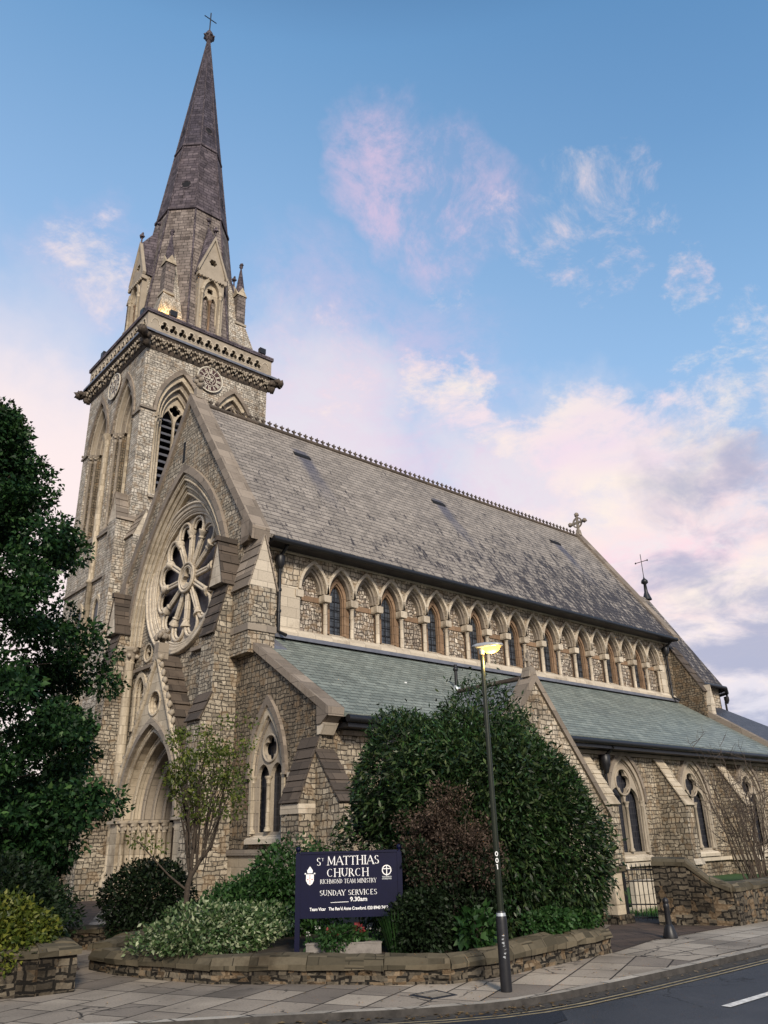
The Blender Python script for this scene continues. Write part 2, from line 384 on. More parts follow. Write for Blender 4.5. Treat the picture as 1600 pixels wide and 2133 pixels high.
class MB:
    def __init__(s): s.v = []; s.f = []; s.sm = []
    def face(s, pts, smooth=False):
        i = len(s.v); s.v.extend([tuple(p) for p in pts]); s.f.append(tuple(range(i, i+len(pts)))); s.sm.append(smooth)
    def box(s, x0, x1, y0, y1, z0, z1):
        c = [(x, y, z) for z in (z0, z1) for y in (y0, y1) for x in (x0, x1)]
        i = len(s.v); s.v.extend(c)
        for f in ((0, 2, 3, 1), (4, 5, 7, 6), (0, 1, 5, 4), (2, 6, 7, 3), (0, 4, 6, 2), (1, 3, 7, 5)):
            s.f.append(tuple(i+k for k in f)); s.sm.append(False)
        return s
    def fbox(s, fr, a0, a1, b0, b1, d0, d1):
        return s.plate(fr, [(a0, b0), (a1, b0), (a1, b1), (a0, b1)], (), d0, d1)
    def plate(s, fr, outer, holes=(), d0=0., d1=.1, back=True):
        def area(l): return sum(l[i][0]*l[(i+1) % len(l)][1]-l[(i+1) % len(l)][0]*l[i][1] for i in range(len(l)))
        outer = list(outer)
        if area(outer) < 0: outer.reverse()
        hs = []
        for h in holes:
            h = list(h)
            if area(h) > 0: h.reverse()
            hs.append(h)
        loops = [outer]+hs
        flat = [q for l in loops for q in l]
        if not hs and len(outer) <= 4: tris = [tuple(range(len(outer)))]
        else:
            tris = []
            for tr in tessellate_polygon([[Vector((a, b, 0)) for a, b in l] for l in loops]):
                a, b, c = (flat[k] for k in tr)
                cr = (b[0]-a[0])*(c[1]-a[1])-(b[1]-a[1])*(c[0]-a[0])
                if abs(cr) < 1e-10: continue
                tris.append(tuple(tr) if cr > 0 else tuple(reversed(tr)))
        i = len(s.v); n = len(flat)
        s.v.extend([tuple(fr.p(a, b, d1)) for a, b in flat]); s.v.extend([tuple(fr.p(a, b, d0)) for a, b in flat])
        for tr in tris:
            s.f.append(tuple(i+k for k in tr)); s.sm.append(False)
            if back: s.f.append(tuple(i+n+k for k in reversed(tr))); s.sm.append(False)
        k = 0
        for l in loops:
            m_ = len(l)
            for q in range(m_):
                a, b = i+k+q, i+k+(q+1) % m_
                s.f.append((a, a+n, b+n, b)); s.sm.append(False)
            k += m_
        return s
    def band(s, fr, outer, inner, d0, d1, closed=False):
        """moulding between two paths of equal length"""
        n = len(outer); i = len(s.v)
        for P, d in ((outer, d1), (inner, d1), (outer, d0), (inner, d0)): s.v.extend([tuple(fr.p(a, b, d)) for a, b in P])
        for k in range(n if closed else n-1):
            j = (k+1) % n
            for q in ((i+k, i+n+k, i+n+j, i+j), (i+2*n+k, i+2*n+j, i+3*n+j, i+3*n+k), (i+k, i+j, i+2*n+j, i+2*n+k), (i+n+k, i+3*n+k, i+3*n+j, i+n+j)):
                s.f.append(q); s.sm.append(False)
        if not closed:
            for k in (0, n-1):
                s.f.append((i+k, i+n+k, i+3*n+k, i+2*n+k)); s.sm.append(False)
        return s
    def tube(s, pts, r, n=8, closed=False, caps=True):
        pts = [Vector(p) for p in pts]; rs = r if isinstance(r, (list, tuple)) else [r]*len(pts)
        L = len(pts); rings = []; prev = None
        for k in range(L):
            if closed: tg = pts[(k+1) % L]-pts[k-1]
            else: tg = pts[min(k+1, L-1)]-pts[max(k-1, 0)]
            tg.normalize()
            if prev is None:
                a = Vector((0, 0, 1)) if abs(tg.z) < .9 else Vector((1, 0, 0)); x = tg.cross(a).normalized()
            else: x = (prev-tg*prev.dot(tg)).normalized()
            prev = x; y = tg.cross(x); i = len(s.v); rings.append(i)
            for q in range(n):
                an = 2*pi*q/n; s.v.append(tuple(pts[k]+(x*cos(an)+y*sin(an))*rs[k]))
        for k in range(L if closed else L-1):
            a, b = rings[k], rings[(k+1) % L]
            for q in range(n):
                s.f.append((a+q, a+(q+1) % n, b+(q+1) % n, b+q)); s.sm.append(True)
        if caps and not closed:
            s.face([s.v[rings[0]+q] for q in reversed(range(n))]); s.face([s.v[rings[-1]+q] for q in range(n)])
        return s
    def lathe(s, c, prof, n=12, ax=None):
        """prof: (radius, height) list, around +Z (or around the direction ax) at c"""
        c = Vector(c); zz = Vector(ax).normalized() if ax is not None else Vector((0, 0, 1))
        xx = zz.cross(Vector((0, 1, 0)) if abs(zz.y) < .9 else Vector((1, 0, 0))).normalized(); yy = zz.cross(xx)
        i = len(s.v)
        for r, h in prof:
            for q in range(n):
                an = 2*pi*q/n; s.v.append(tuple(c+zz*h+(xx*cos(an)+yy*sin(an))*r))
        for k in range(len(prof)-1):
            for q in range(n):
                a, b = i+k*n+q, i+k*n+(q+1) % n
                s.f.append((a, b, b+n, a+n)); s.sm.append(True)
        s.face([s.v[i+q] for q in reversed(range(n))]); j = i+(len(prof)-1)*n
        s.face([s.v[j+q] for q in range(n)])
        return s
    def blob(s, c, r, seed=0, amp=.25, n=8):
        """knobbly carved boss"""
        g = random.Random(seed); c = Vector(c); i = len(s.v); m_ = n//2+1
        rr = r if isinstance(r, (tuple, list)) else (r, r, r)
        for a in range(m_+1):
            for b in range(n):
                th = pi*a/m_; ph = 2*pi*b/n; k = 1+(g.random()-.5)*2*amp
                s.v.append((c.x+rr[0]*k*sin(th)*cos(ph), c.y+rr[1]*k*sin(th)*sin(ph), c.z+rr[2]*k*cos(th)))
        for a in range(m_):
            for b in range(n):
                s.f.append((i+a*n+b, i+(a+1)*n+b, i+(a+1)*n+(b+1) % n, i+a*n+(b+1) % n)); s.sm.append(True)
        return s
    def poly(s, pts, faces, smooth=False):
        i = len(s.v); s.v.extend([tuple(p) for p in pts])
        for f in faces: s.f.append(tuple(i+k for k in f)); s.sm.append(smooth)
        return s
    def build(s, name, mat, parent=None, loc=None, uv=True):
        me = bpy.data.meshes.new(name); me.from_pydata(s.v, [], s.f); me.materials.append(mat)
        me.polygons.foreach_set('use_smooth', s.sm)
        me.update()
        if uv and len(s.f): make_uv(me)
        o = bpy.data.objects.new(name, me); COL.objects.link(o)
        if parent is not None: o.parent = parent
        if loc is not None: o.location = loc
        return o

def make_uv(me):
    nl = len(me.loops); nv = len(me.vertices); npoly = len(me.polygons)
    co = np.empty(nv*3); me.vertices.foreach_get('co', co); co = co.reshape(-1, 3)
    vi = np.empty(nl, int); me.loops.foreach_get('vertex_index', vi)
    lt = np.empty(npoly, int); me.polygons.foreach_get('loop_total', lt)
    nr = np.empty(npoly*3); me.polygons.foreach_get('normal', nr); nr = nr.reshape(-1, 3)
    n = np.repeat(nr, lt, axis=0)
    t = np.stack([-n[:, 1], n[:, 0], np.zeros(len(n))], 1); L = np.linalg.norm(t, axis=1)
    flat = L < .05; t[flat] = (1, 0, 0); L[flat] = 1; t /= L[:, None]
    b = np.cross(n, t); p = co[vi]
    uv = np.stack([(p*t).sum(1), (p*b).sum(1)], 1)
    l = me.uv_layers.new(name='UVMap'); l.data.foreach_set('uv', uv.ravel())

def empty(name, loc, label=None, cat=None, group=None, rz=0.):
    o = bpy.data.objects.new(name, None); COL.objects.link(o); o.location = loc; o.rotation_euler = (0, 0, rz)
    if label: tag(o, label, cat, group)
    return o
def tag(o, label, cat, group=None, kind=None):
    o['label'] = label; o['category'] = cat
    if group: o['group'] = group
    if kind: o['kind'] = kind
    return o
def struct(o, kind='structure'): o['kind'] = kind; return o

# ------------------------------------------------------------------ 2-D outlines
def arc_path(w, h, n=10, cx=0., zs=0., legs=None):
    """open path of a pointed arch from its right foot over the apex to its left foot"""
    r = (w*w+h*h)/(2*w); c = w-r; a1 = atan2(h, -c)
    rt_ = [(c+r*cos(a1*k/n), r*sin(a1*k/n)) for k in range(n+1)]
    rt_[-1] = (0, h)
    path = rt_+[(-x, y) for x, y in reversed(rt_[:-1])]
    if legs is not None: path = [(w, legs)]+path+[(-w, legs)]
    return [(cx+x, zs+y) for x, y in path]
def foil(cx, cz, rad, n, rot=0., b=.5, m_=48):
    out = []
    a = 1-b
    for k in range(m_):
        th = 2*pi*k/m_; ph = ((th-rot+pi/n) % (2*pi/n))-pi/n
        s_ = max(a*a-(b*sin(ph))**2, 0)
        out.append((cx+rad*(b*cos(ph)+sqrt(s_))*cos(th), cz+rad*(b*cos(ph)+sqrt(s_))*sin(th)))
    return out
def circ(cx, cz, rad, n=40): return [(cx+rad*cos(2*pi*k/n), cz+rad*sin(2*pi*k/n)) for k in range(n)]
def fpath(fr, path, d): return [fr.p(a, b, d) for a, b in path]

def colonette(mb, c, z0, z1, r, base=True):
    c = Vector(c)
    mb.lathe((c.x, c.y, z0), [(r*1.7, 0), (r*1.7, r*.9), (r*1.3, r*1.2), (r*1.45, r*1.6), (r, r*2.1), (r, z1-z0-r*3.4), (r*1.25, z1-z0-r*3.2), (r*1.05, z1-z0-r*2.9), (r*1.5, z1-z0-r*1.2), (r*1.9, z1-z0-r*.7), (r*1.95, z1-z0)], 10)

def tracery_window(parent, fr, cx, sill, zs, w, h, name='window', depth=.35, surround=ASH, glass=GLASS, hood=True, mull=.07, shafts=True):
    """two-light pointed window with a foiled circle; frame, glass, mullion shafts, hood and sill are its sub-parts"""
    mb = MB(); m2 = MB()
    # stepped reveal
    q_ = depth/.35
    for k, (gw, d0, d1) in enumerate(((.0, -.12*q_, .05), (-.05, -.24*q_, -.06*q_), (-.09, -.36*q_, -.18*q_))):
        ww = w+gw; hh = h*ww/w
        out = arc_path(ww+.12, hh*(ww+.12)/ww, 10, cx, zs, sill-zs); inn = arc_path(ww, hh, 10, cx, zs, sill-zs)
        (mb if k == 0 else m2).band(fr, out, inn, d0, d1)
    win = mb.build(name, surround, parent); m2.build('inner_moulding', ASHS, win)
    wi = w-.05; hi = h*wi/w
    lw = wi/2-mull*.55; lh = lw*1.25
    zl = zs-.02
    cz = zs+hi*.49; cr = min(wi*.5, hi*.3)
    lights = [arc_path(lw, lh, 6, cx+sg*wi/2*1.0, zl, sill+.08-zl) for sg in (-1, 1)]
    holes = lights+[foil(cx, cz, cr, 4, pi/4*0+pi/2)]
    tr = MB().plate(fr, arc_path(wi, hi, 10, cx, zs, sill-zs), holes, -depth-.04, -depth+.08)
    tr.tube(fpath(fr, circ(cx, cz, cr*1.06, 28), -depth+.09), .035, 6, True)
    tr.build('tracery', CARV, win)
    MB().plate(fr, arc_path(wi+.03, hi+.03, 8, cx, zs, sill-zs), (), -depth-.16, -depth-.12).build('pane', glass, win)
    if shafts:
        sh = MB(); colonette(sh, fr.p(cx, 0, -depth+.12), sill+.1, zs+.02, .055)
        sh.build('mullion_shaft', surround, win)
        for sg in (-1, 1):
            s2 = MB(); colonette(s2, fr.p(cx+sg*(w-.0), 0, -.02), sill+.05, zs+.05, .05); s2.build('jamb_shaft', surround, win)
    if hood:
        hd = MB(); o_ = arc_path(w+.24, (h)*(w+.24)/w, 10, cx, zs, 0); i_ = arc_path(w+.12, h*(w+.12)/w, 10, cx, zs, 0)
        hd.band(fr, o_, i_, -.01, .11); hd.build('hood_mould', COPE, win)
    sl_ = MB().plate(Fr(fr.p(0, 0, 0), fr.n, fr.v, -fr.u), [(-.3, sill+.1), (.06, sill-.05), (.12, sill-.1), (.12, sill-.2), (-.3, sill-.2)], (), -(cx+w+.16), -(cx-w-.16))
    sl_.build('window_sill', ASHP, win)
    return win

def buttress(parent, fr_side, prof, d0, d1, mat, name='buttress'):
    return MB().plate(fr_side, prof, (), d0, d1).build(name, mat, parent)

def slab_on(mb, fr, p0, p1, d0, d1, th=.042, over=.03, steps=5):
    """overlapping weathering slabs from p0 (low) up to p1 (high) on a side profile"""
    for k in range(steps):
        a = Vector(p0).lerp(Vector(p1), k/steps); b = Vector(p0).lerp(Vector(p1), (k+1)/steps)
        dr = (b-a).normalized(); nm = Vector((-dr.y, dr.x))
        if nm.y < 0: nm = -nm
        mb.plate(fr, [tuple(a-dr*.03), tuple(b), tuple(b+nm*th*.5), tuple(a-dr*.03+nm*th*1.3)], (), d0-over, d1+over)
    return mb

# ================================================================== THE CHURCH
CH = empty('church', (0, 0, 0), 'gothic ragstone church with a tall spire, rose window and long slate roofs', 'church')

# ---------------------------------------------------------------- west front
def west_front():
    GW, GZ, GH = 3.6, 8.45, 5.95
    arc = arc_path(GW, GH, 16, 0, GZ)
    zg = lambda a: 17.45-1.42*abs(a)
    outer = [(4.3, -.2), (4.3, zg(4.3)), (0, zg(0)), (-4.3, zg(4.3)), (-4.3, -.2), (-GW, -.2)]+list(reversed(arc))+[(GW, -.2)]
    fw = MB().plate(WF, outer, (), -.7, 0).build('west_front', RAG, CH)
    # small slit high in the gable: dark plate painting in its shade
    MB().plate(WF, [(-.42, 15.0), (-.24, 15.0), (-.24, 15.9), (-.42, 15.9)], (), 0, .004).build('slit_shade_plate', DARK, fw)
    # great arch orders
    ar = MB()
    for k, (w0, w1, d0, d1) in enumerate(((3.62, 3.44, -.14, .03), (3.45, 3.28, -.22, -.06), (3.29, 3.12, -.28, -.13))):
        f = lambda w: arc_path(w, GH*w/GW-.0, 16, 0, GZ)
        ar.band(WF, f(w0), f(w1), d0, d1)
        ar.tube(fpath(WF, f(w1+.03), d1), .05, 6)
        ar.tube(fpath(WF, f((w0+w1)/2+.03), d1+.01), .04, 6)
    ga = ar.build('great_arch', ASH, CH)
    MB().band(WF, arc_path(3.84, GH*3.84/GW, 16, 0, GZ), arc_path(3.64, GH*3.64/GW, 16, 0, GZ), .0, .13).build('hood_mould', COPE, ga)
    for s in (-1, 1):
        c = MB(); p = WF.p(s*3.44, 0, .02)
        c.lathe((p.x, p.y, 0), [(.3, 0), (.3, .5), (.24, .6), (.26, .7), (.17, .8), (.17, 4.2), (.19, 4.25), (.19, 4.33), (.17, 4.38), (.17, 7.85), (.2, 7.9), (.16, 7.95), (.19, 8.0)], 14)
        col = c.build('tall_column', ASH, CH)
        k = MB()
        k.lathe((p.x, p.y, 8.0), [(.18, 0), (.21, .12), (.3, .32), (.33, .34), (.33, .45)], 10)
        for q in range(9): k.blob((p.x+.26*cos(q*.7), p.y+.26*sin(q*.7), 8.12+.2*(q % 2)), .085, q)
        k.build('capital', CARV, col)
    # recessed inner wall with openings for the rose, roundels, niches and portal
    RZ, RR = 10.42, 2.5
    inner = [(3.58, -.2), (3.58, GZ)]+arc_path(3.58, GH*3.58/GW, 14, 0, GZ)[1:-1]+[(-3.58, GZ), (-3.58, -.2), (-2.1, -.2)]+list(reversed(arc_path(2.1, 2.85, 10, 0, 2.35)))+[(2.1, -.2)]
    holes = [circ(0, RZ, RR, 56)]
    for s in (-1, 1):
        holes.append(circ(s*2.42, 8.12, .3, 24))
        holes.append(arc_path(.36, .55, 6, s*2.78, 6.75, -1.35))
    iw = MB().plate(WF, inner, holes, -.5, -.24).build('recess_wall', RAG, CH)
    for s in (-1, 1):
        r = MB().plate(WF, circ(s*2.42, 8.12, .31, 24), [foil(s*2.42, 8.12, .26, 3, pi/2)], -.36, -.28)
        r.tube(fpath(WF, circ(s*2.42, 8.12, .33, 24), -.23), .045, 6, True)
        ro = r.build('roundel', ASH, CH); MB().plate(WF, circ(s*2.42, 8.12, .3, 16), (), -.48, -.46).build('pane', DARK, ro)
        nb = MB()
        nb.band(WF, arc_path(.5, .78, 8, s*2.78, 6.75, -1.35), arc_path(.36, .55, 8, s*2.78, 6.75, -1.35), -.25, -.16)
        nb.band(WF, arc_path(.37, .56, 8, s*2.78, 6.75, -1.35), arc_path(.29, .44, 8, s*2.78, 6.75, -1.35), -.36, -.28)
        nb.plate(WF, [(s*2.78-.4, 5.3), (s*2.78+.4, 5.3), (s*2.78+.4, 7.35), (s*2.78-.4, 7.35)], (), -.58, -.52)
        for q in (-.14, .14): nb.band(WF, arc_path(.14, .25, 5, s*2.78+q, 6.6, -1.2), arc_path(.1, .18, 5, s*2.78+q, 6.6, -1.2), -.5, -.42)
        nb.blob(WF.p(s*2.78, 6.0, -.4), (.09, .09, .45), 3, .15)
        nb.build('blind_niche', ASH, CH)
        st = MB().plate(WF, [(s*1.05, 7.5), (s*3.3, 7.5), (s*3.3, 7.62), (s*1.05, 7.62)], (), -.24, -.1)
        st.build('string_course', COPE, CH)
    # ------------------------------------------------ rose window
    rm = MB()
    for (ra, rb, d0, d1) in ((2.8, 2.62, -.26, -.14), (2.64, 2.48, -.34, -.2), (2.5, 2.36, -.44, -.28)):
        rm.band(WF, circ(0, RZ, ra, 56), circ(0, RZ, rb, 56), d0, d1, True)
    for rr_, d_, t_ in ((2.74, -.13, .055), (2.6, -.19, .05), (2.46, -.27, .05), (2.37, -.3, .04)): rm.tube(fpath(WF, circ(0, RZ, rr_, 56), d_), t_, 6, True)
    rose = rm.build('rose_window', ASHP, CH)
    MB().plate(WF, circ(0, RZ, 2.45, 48), (), -.72, -.68).build('pane', GLASSR, rose)
    sp_ = MB().plate(WF, circ(0, RZ, 2.42, 60), [foil(0, RZ, 2.30, 12, pi/12, .79, 144)], -.56, -.42)
    sp_.build('tracery_ring', ASHP, rose)
    for k in range(12):
        th = 2*pi*k/12; a_, b_ = cos(th), sin(th)
        s = MB()
        for q in (-.055, .055):
            s.tube([WF.p(a_*.5-b_*q, RZ+b_*.5+a_*q, -.4), WF.p(a_*1.66-b_*q, RZ+b_*1.66+a_*q, -.4)], .052, 8)
        s.tube([WF.p(a_*.5, RZ+b_*.5, -.47), WF.p(a_*1.66, RZ+b_*1.66, -.47)], .085, 6)
        s.lathe(WF.p(a_*1.5, RZ+b_*1.5, -.4), [(.07, 0), (.13, .03), (.09, .06), (.1, .1), (.17, .24), (.18, .3)], 10, ax=WF.u*a_+WF.v*b_)
        s.build('spoke', ASHP, rose)
        t2 = th+pi/12; c_ = (cos(t2)*1.84, sin(t2)*1.84); pts = []
        for j in range(13):
            an = t2-pi*.62+pi*1.24*j/12; pts.append(WF.p(c_[0]+.43*cos(an), RZ+c_[1]+.43*sin(an), -.38))
        l_ = MB().tube(pts, .06, 7)
        pts = [WF.p(c_[0]+.33*cos(t2-pi*.5+pi*j/8), RZ+c_[1]+.33*sin(t2-pi*.5+pi*j/8), -.44) for j in range(9)]
        l_.tube(pts, .05, 6)
        l_.build('lobe', ASHP, rose)
    hb = MB().plate(WF, circ(0, RZ, .55, 32), [foil(0, RZ, .36, 3, pi/2)], -.5, -.3)
    hb.tube(fpath(WF, circ(0, RZ, .53, 32), -.3), .05, 6, True)
    hb.tube(fpath(WF, circ(0, RZ, .41, 32), -.3), .03, 6, True)
    hb.build('hub', ASHP, rose)
    # ------------------------------------------------ gabled portal
    PD = .5
    pw, ph, pz = 2.0, 2.9, 2.35
    tri = [(2.55, -.2), (2.55, 2.8), (0, 7.45), (-2.55, 2.8), (-2.55, -.2), (-pw, -.2)]+list(reversed(arc_path(pw, ph, 12, 0, pz)))+[(pw, -.2)]
    po = MB().plate(WF, tri, [circ(0, 5.92, .38, 28)], .2, PD).build('portal', ASH, CH)
    rr = MB().plate(WF, circ(0, 5.92, .4, 24), [foil(0, 5.92, .33, 6, 0, .62)], .3, .38); rr.tube(fpath(WF, circ(0, 5.92, .4, 28), PD), .04, 6, True)
    ro = rr.build('gable_roundel', ASH, po)
    MB().plate(WF, circ(0, 5.92, .38, 20), (), .22, .24).build('roundel_back', CARV, po)
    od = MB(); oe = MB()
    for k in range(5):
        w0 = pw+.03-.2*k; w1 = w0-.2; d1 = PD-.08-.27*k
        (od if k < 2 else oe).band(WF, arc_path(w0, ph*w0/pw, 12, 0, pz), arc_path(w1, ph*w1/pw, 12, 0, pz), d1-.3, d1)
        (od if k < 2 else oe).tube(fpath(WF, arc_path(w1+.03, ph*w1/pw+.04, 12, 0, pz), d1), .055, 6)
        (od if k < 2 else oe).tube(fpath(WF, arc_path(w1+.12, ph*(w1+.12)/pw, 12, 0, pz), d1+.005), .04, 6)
    od.build('arch_orders', ASH, po); oe.build('inner_orders', ASHS, po)  # inner orders coloured darker to paint in shade deep in the portal
    MB().band(WF, arc_path(pw+.14, ph*(pw+.14)/pw, 12, 0, pz), arc_path(pw, ph, 12, 0, pz), PD-.02, PD+.1).build('hood_mould', ASHS, po)
    for s in (-1, 1):
        jb = MB(); cb = MB()
        jb.plate(WF, [(s*2.5, -.2), (s*2.08, -.2), (s*2.08, .55), (s*2.5, .55)], (), .5, .62)
        for k in range(5):
            a0 = s*(pw-.2*k); d1 = PD-.1-.27*k
            jb.plate(WF, [(a0, -.2), (a0-s*.2, -.2), (a0-s*.2, pz-.02), (a0, pz-.02)], (), d1-.36, d1-.16)
            p = WF.p(a0-s*.1, 0, d1-.06)
            c = MB(); c.lathe((p.x, p.y, .0), [(.13, 0), (.13, .5), (.1, .55), (.11, .6), (.075, .66), (.075, 1.98), (.095, 2.0), (.075, 2.03)], 10)
            c.build('portal_shaft', ASH, po)
            cb.lathe((p.x, p.y, 2.03), [(.08, 0), (.1, .1), (.15, .24), (.16, .27)], 8)
            for q in range(5): cb.blob((p.x+.1*cos(q*1.3), p.y+.1*sin(q*1.3), 2.1+.1*(q % 2)), .055, q)
        cb.plate(WF, [(s*2.02, 2.27), (s*2.66, 2.27), (s*2.66, 2.36), (s*2.02, 2.36)], (), .3, .6)
        for k in range(5):
            a0 = s*(pw-.2*k); cb.plate(WF, [(a0+s*.02, 2.275), (a0-s*.2, 2.275), (a0-s*.2, 2.355), (a0+s*.02, 2.355)], (), PD-.5-.27*k, PD+.03-.27*k)
        jb.build('jamb', ASH, po); cb.build('capital_band', CARV, po)
    ty = MB().plate(WF, arc_path(1.06, ph*1.06/pw, 10, 0, pz), (), -1.0, -.86)
    g = random.Random(3)
    for k in range(46):
        a = g.uniform(-.75, .75); z = pz+.12+g.random()*(1.45-abs(a)*1.4)
        ty.blob(WF.p(a, z, -.85), (.07, .07, .15), k, .3)
    ty.blob(WF.p(0, pz+.75, -.8), (.16, .2, .42), 99, .2); ty.blob(WF.p(0, pz+1.25, -.8), .12, 98, .1)
    ty.build('tympanum', CARV, po)
    dr = MB()
    for s in (-1, 1):
        dr.plate(WF, [(s*.02, -.1), (s*1.06, -.1), (s*1.06, 2.26), (s*.02, 2.26)], (), -1.02, -.96)
        for k in range(1, 5): dr.plate(WF, [(s*(.02+.2*k), 0), (s*(.035+.2*k), 0), (s*(.035+.2*k), 2.2), (s*(.02+.2*k), 2.2)], (), -.96, -.945)
    dr.build('door', WOOD, po)
    # roof slabs of the portal, edge rolls and crockets
    rs = MB(); ck = MB(); rl = MB()
    L = sqrt(2.6**2+4.7**2)
    for s in (-1, 1):
        for k in range(11):
            t0, t1 = k/11, (k+1)/11
            a0, z0 = s*2.68*t0, 7.5-4.86*t0; a1, z1 = s*2.68*t1, 7.5-4.86*t1
            nx, nz = s*.875*.08, .484*.08
            rs.plate(WF, [(a0, z0), (a1+nx*.2, z1+nz*.2), (a1+nx*1.5, z1+nz*1.5), (a0+nx*.7, z0+nz*.7)], (), -.24, PD-.02)
        rl.tube([WF.p(0, 7.5, PD+.02), WF.p(s*2.66, 2.66, PD+.02)], .085, 8)
        for k in range(17):
            t = (k+.6)/17.5
            ck.blob(WF.p(s*(2.66*t+.1), 7.5-4.84*t+.06, PD), (.085, .095, .12), k, .35, 7)
    rs.build('portal_roof', WEATH, po); rl.build('gable_roll', ASH, po); ck.build('crocket', CARV, po)
    fi = MB().plate(WF, [(-.16, 7.35), (.16, 7.35), (.16, 7.92), (-.16, 7.92)], (), .22, .6)
    for k in range(7): fi.blob(WF.p(.2*cos(k*.9), 8.12+.05*(k % 2), .41+.2*sin(k*.9)), .11, k, .35)
    fi.blob(WF.p(0, 8.28, .41), .13, 9, .3)
    fi.build('portal_finial', ASHS, po)
    # ------------------------------------------------ west buttresses
    for s in (-1, 1):
        y0, y1 = (3.5, 4.3) if s < 0 else (-4.3, -3.5)
        d0, d1 = -y1, -y0
        prof = [(.02, -.2), (-1.15, -.2), (-1.15, 1.3), (-1.1, 1.4), (-1.1, 4.86), (-.76, 5.62), (-.8, 5.66), (-.8, 7.42), (-.42, 9.0), (.02, 9.0)]
        if s > 0: d1 += .012
        b = buttress(CH, SF, prof, d0+.004, d1, RAG)
        for p0, p1, st_ in (((-1.14, 4.86), (-.78, 5.66), 3), ((-.84, 7.4), (-.42, 9.0), 5)):
            slab_on(MB_ := MB(), SF, p0, p1, d0, d1, steps=st_); MB_.build('weathering', WEATH, b)
        # gabled head, ridge running out from the wall
        m_ = (d0+d1)/2
        g1 = MB().plate(WF, [(m_-.4, 9.0), (m_+.4, 9.0), (m_, 10.42)], (), .0, .66); hd = g1.build('gablet', ASHP, b)
        g2 = MB()
        for q in (-1, 1): slab_on(g2, WF, (m_+q*.42, 8.95), (m_, 10.48), -.02, .66, steps=4, over=.03)
        g2.plate(WF, [(m_-.1, 10.42), (m_+.1, 10.42), (m_+.06, 10.6), (m_-.06, 10.6)], (), 0, .74)
        g2.build('gablet_roof', WEATH, b)
    # gable coping and kneelers
    cp = MB()
    for s in (-1, 1):
        for k in range(9):
            a0, a1 = 5.0*k/9, 5.0*(k+1)/9-.015
            cp.plate(WF, [(s*a0, 17.42-1.42*a0), (s*a1, 17.42-1.42*a1), (s*(a1+.03), 17.86-1.42*a1), (s*(a0+.0), 17.9-1.42*a0)], (), -.55, .1)
        cp.plate(WF, [(s*4.32, 10.3), (s*4.7, 10.35), (s*5.0, 10.62), (s*4.32, 11.2)], (), -.5, .09)
    cp.build('gable_coping', COPE, CH)
    kn = MB()
    for s in (-1, 1):
        for q in range(6): kn.blob(WF.p(s*(4.5+.06*(q % 3)), 10.05+.08*q, -.15-.05*(q % 2)), .1, q, .3)
    kn.build('kneeler', CARV, CH)
    fn = MB().plate(WF, [(-.14, 17.75), (.14, 17.75), (.1, 18.2), (-.1, 18.2)], (), -.35, -.1)
    for q in range(8): fn.blob(WF.p(.13*cos(q), 18.3+.13*(q % 4), -.22+.12*sin(q)), .12, q, .35, 7)
    fn.build('gable_finial', ASHS, CH)
    # plinth strings
    MB().plate(WF, [(-4.3, 1.3), (-3.62, 1.3), (-3.62, 1.42), (-4.3, 1.42)], (), 0, .1).build('plinth_string', COPE, CH)
west_front()

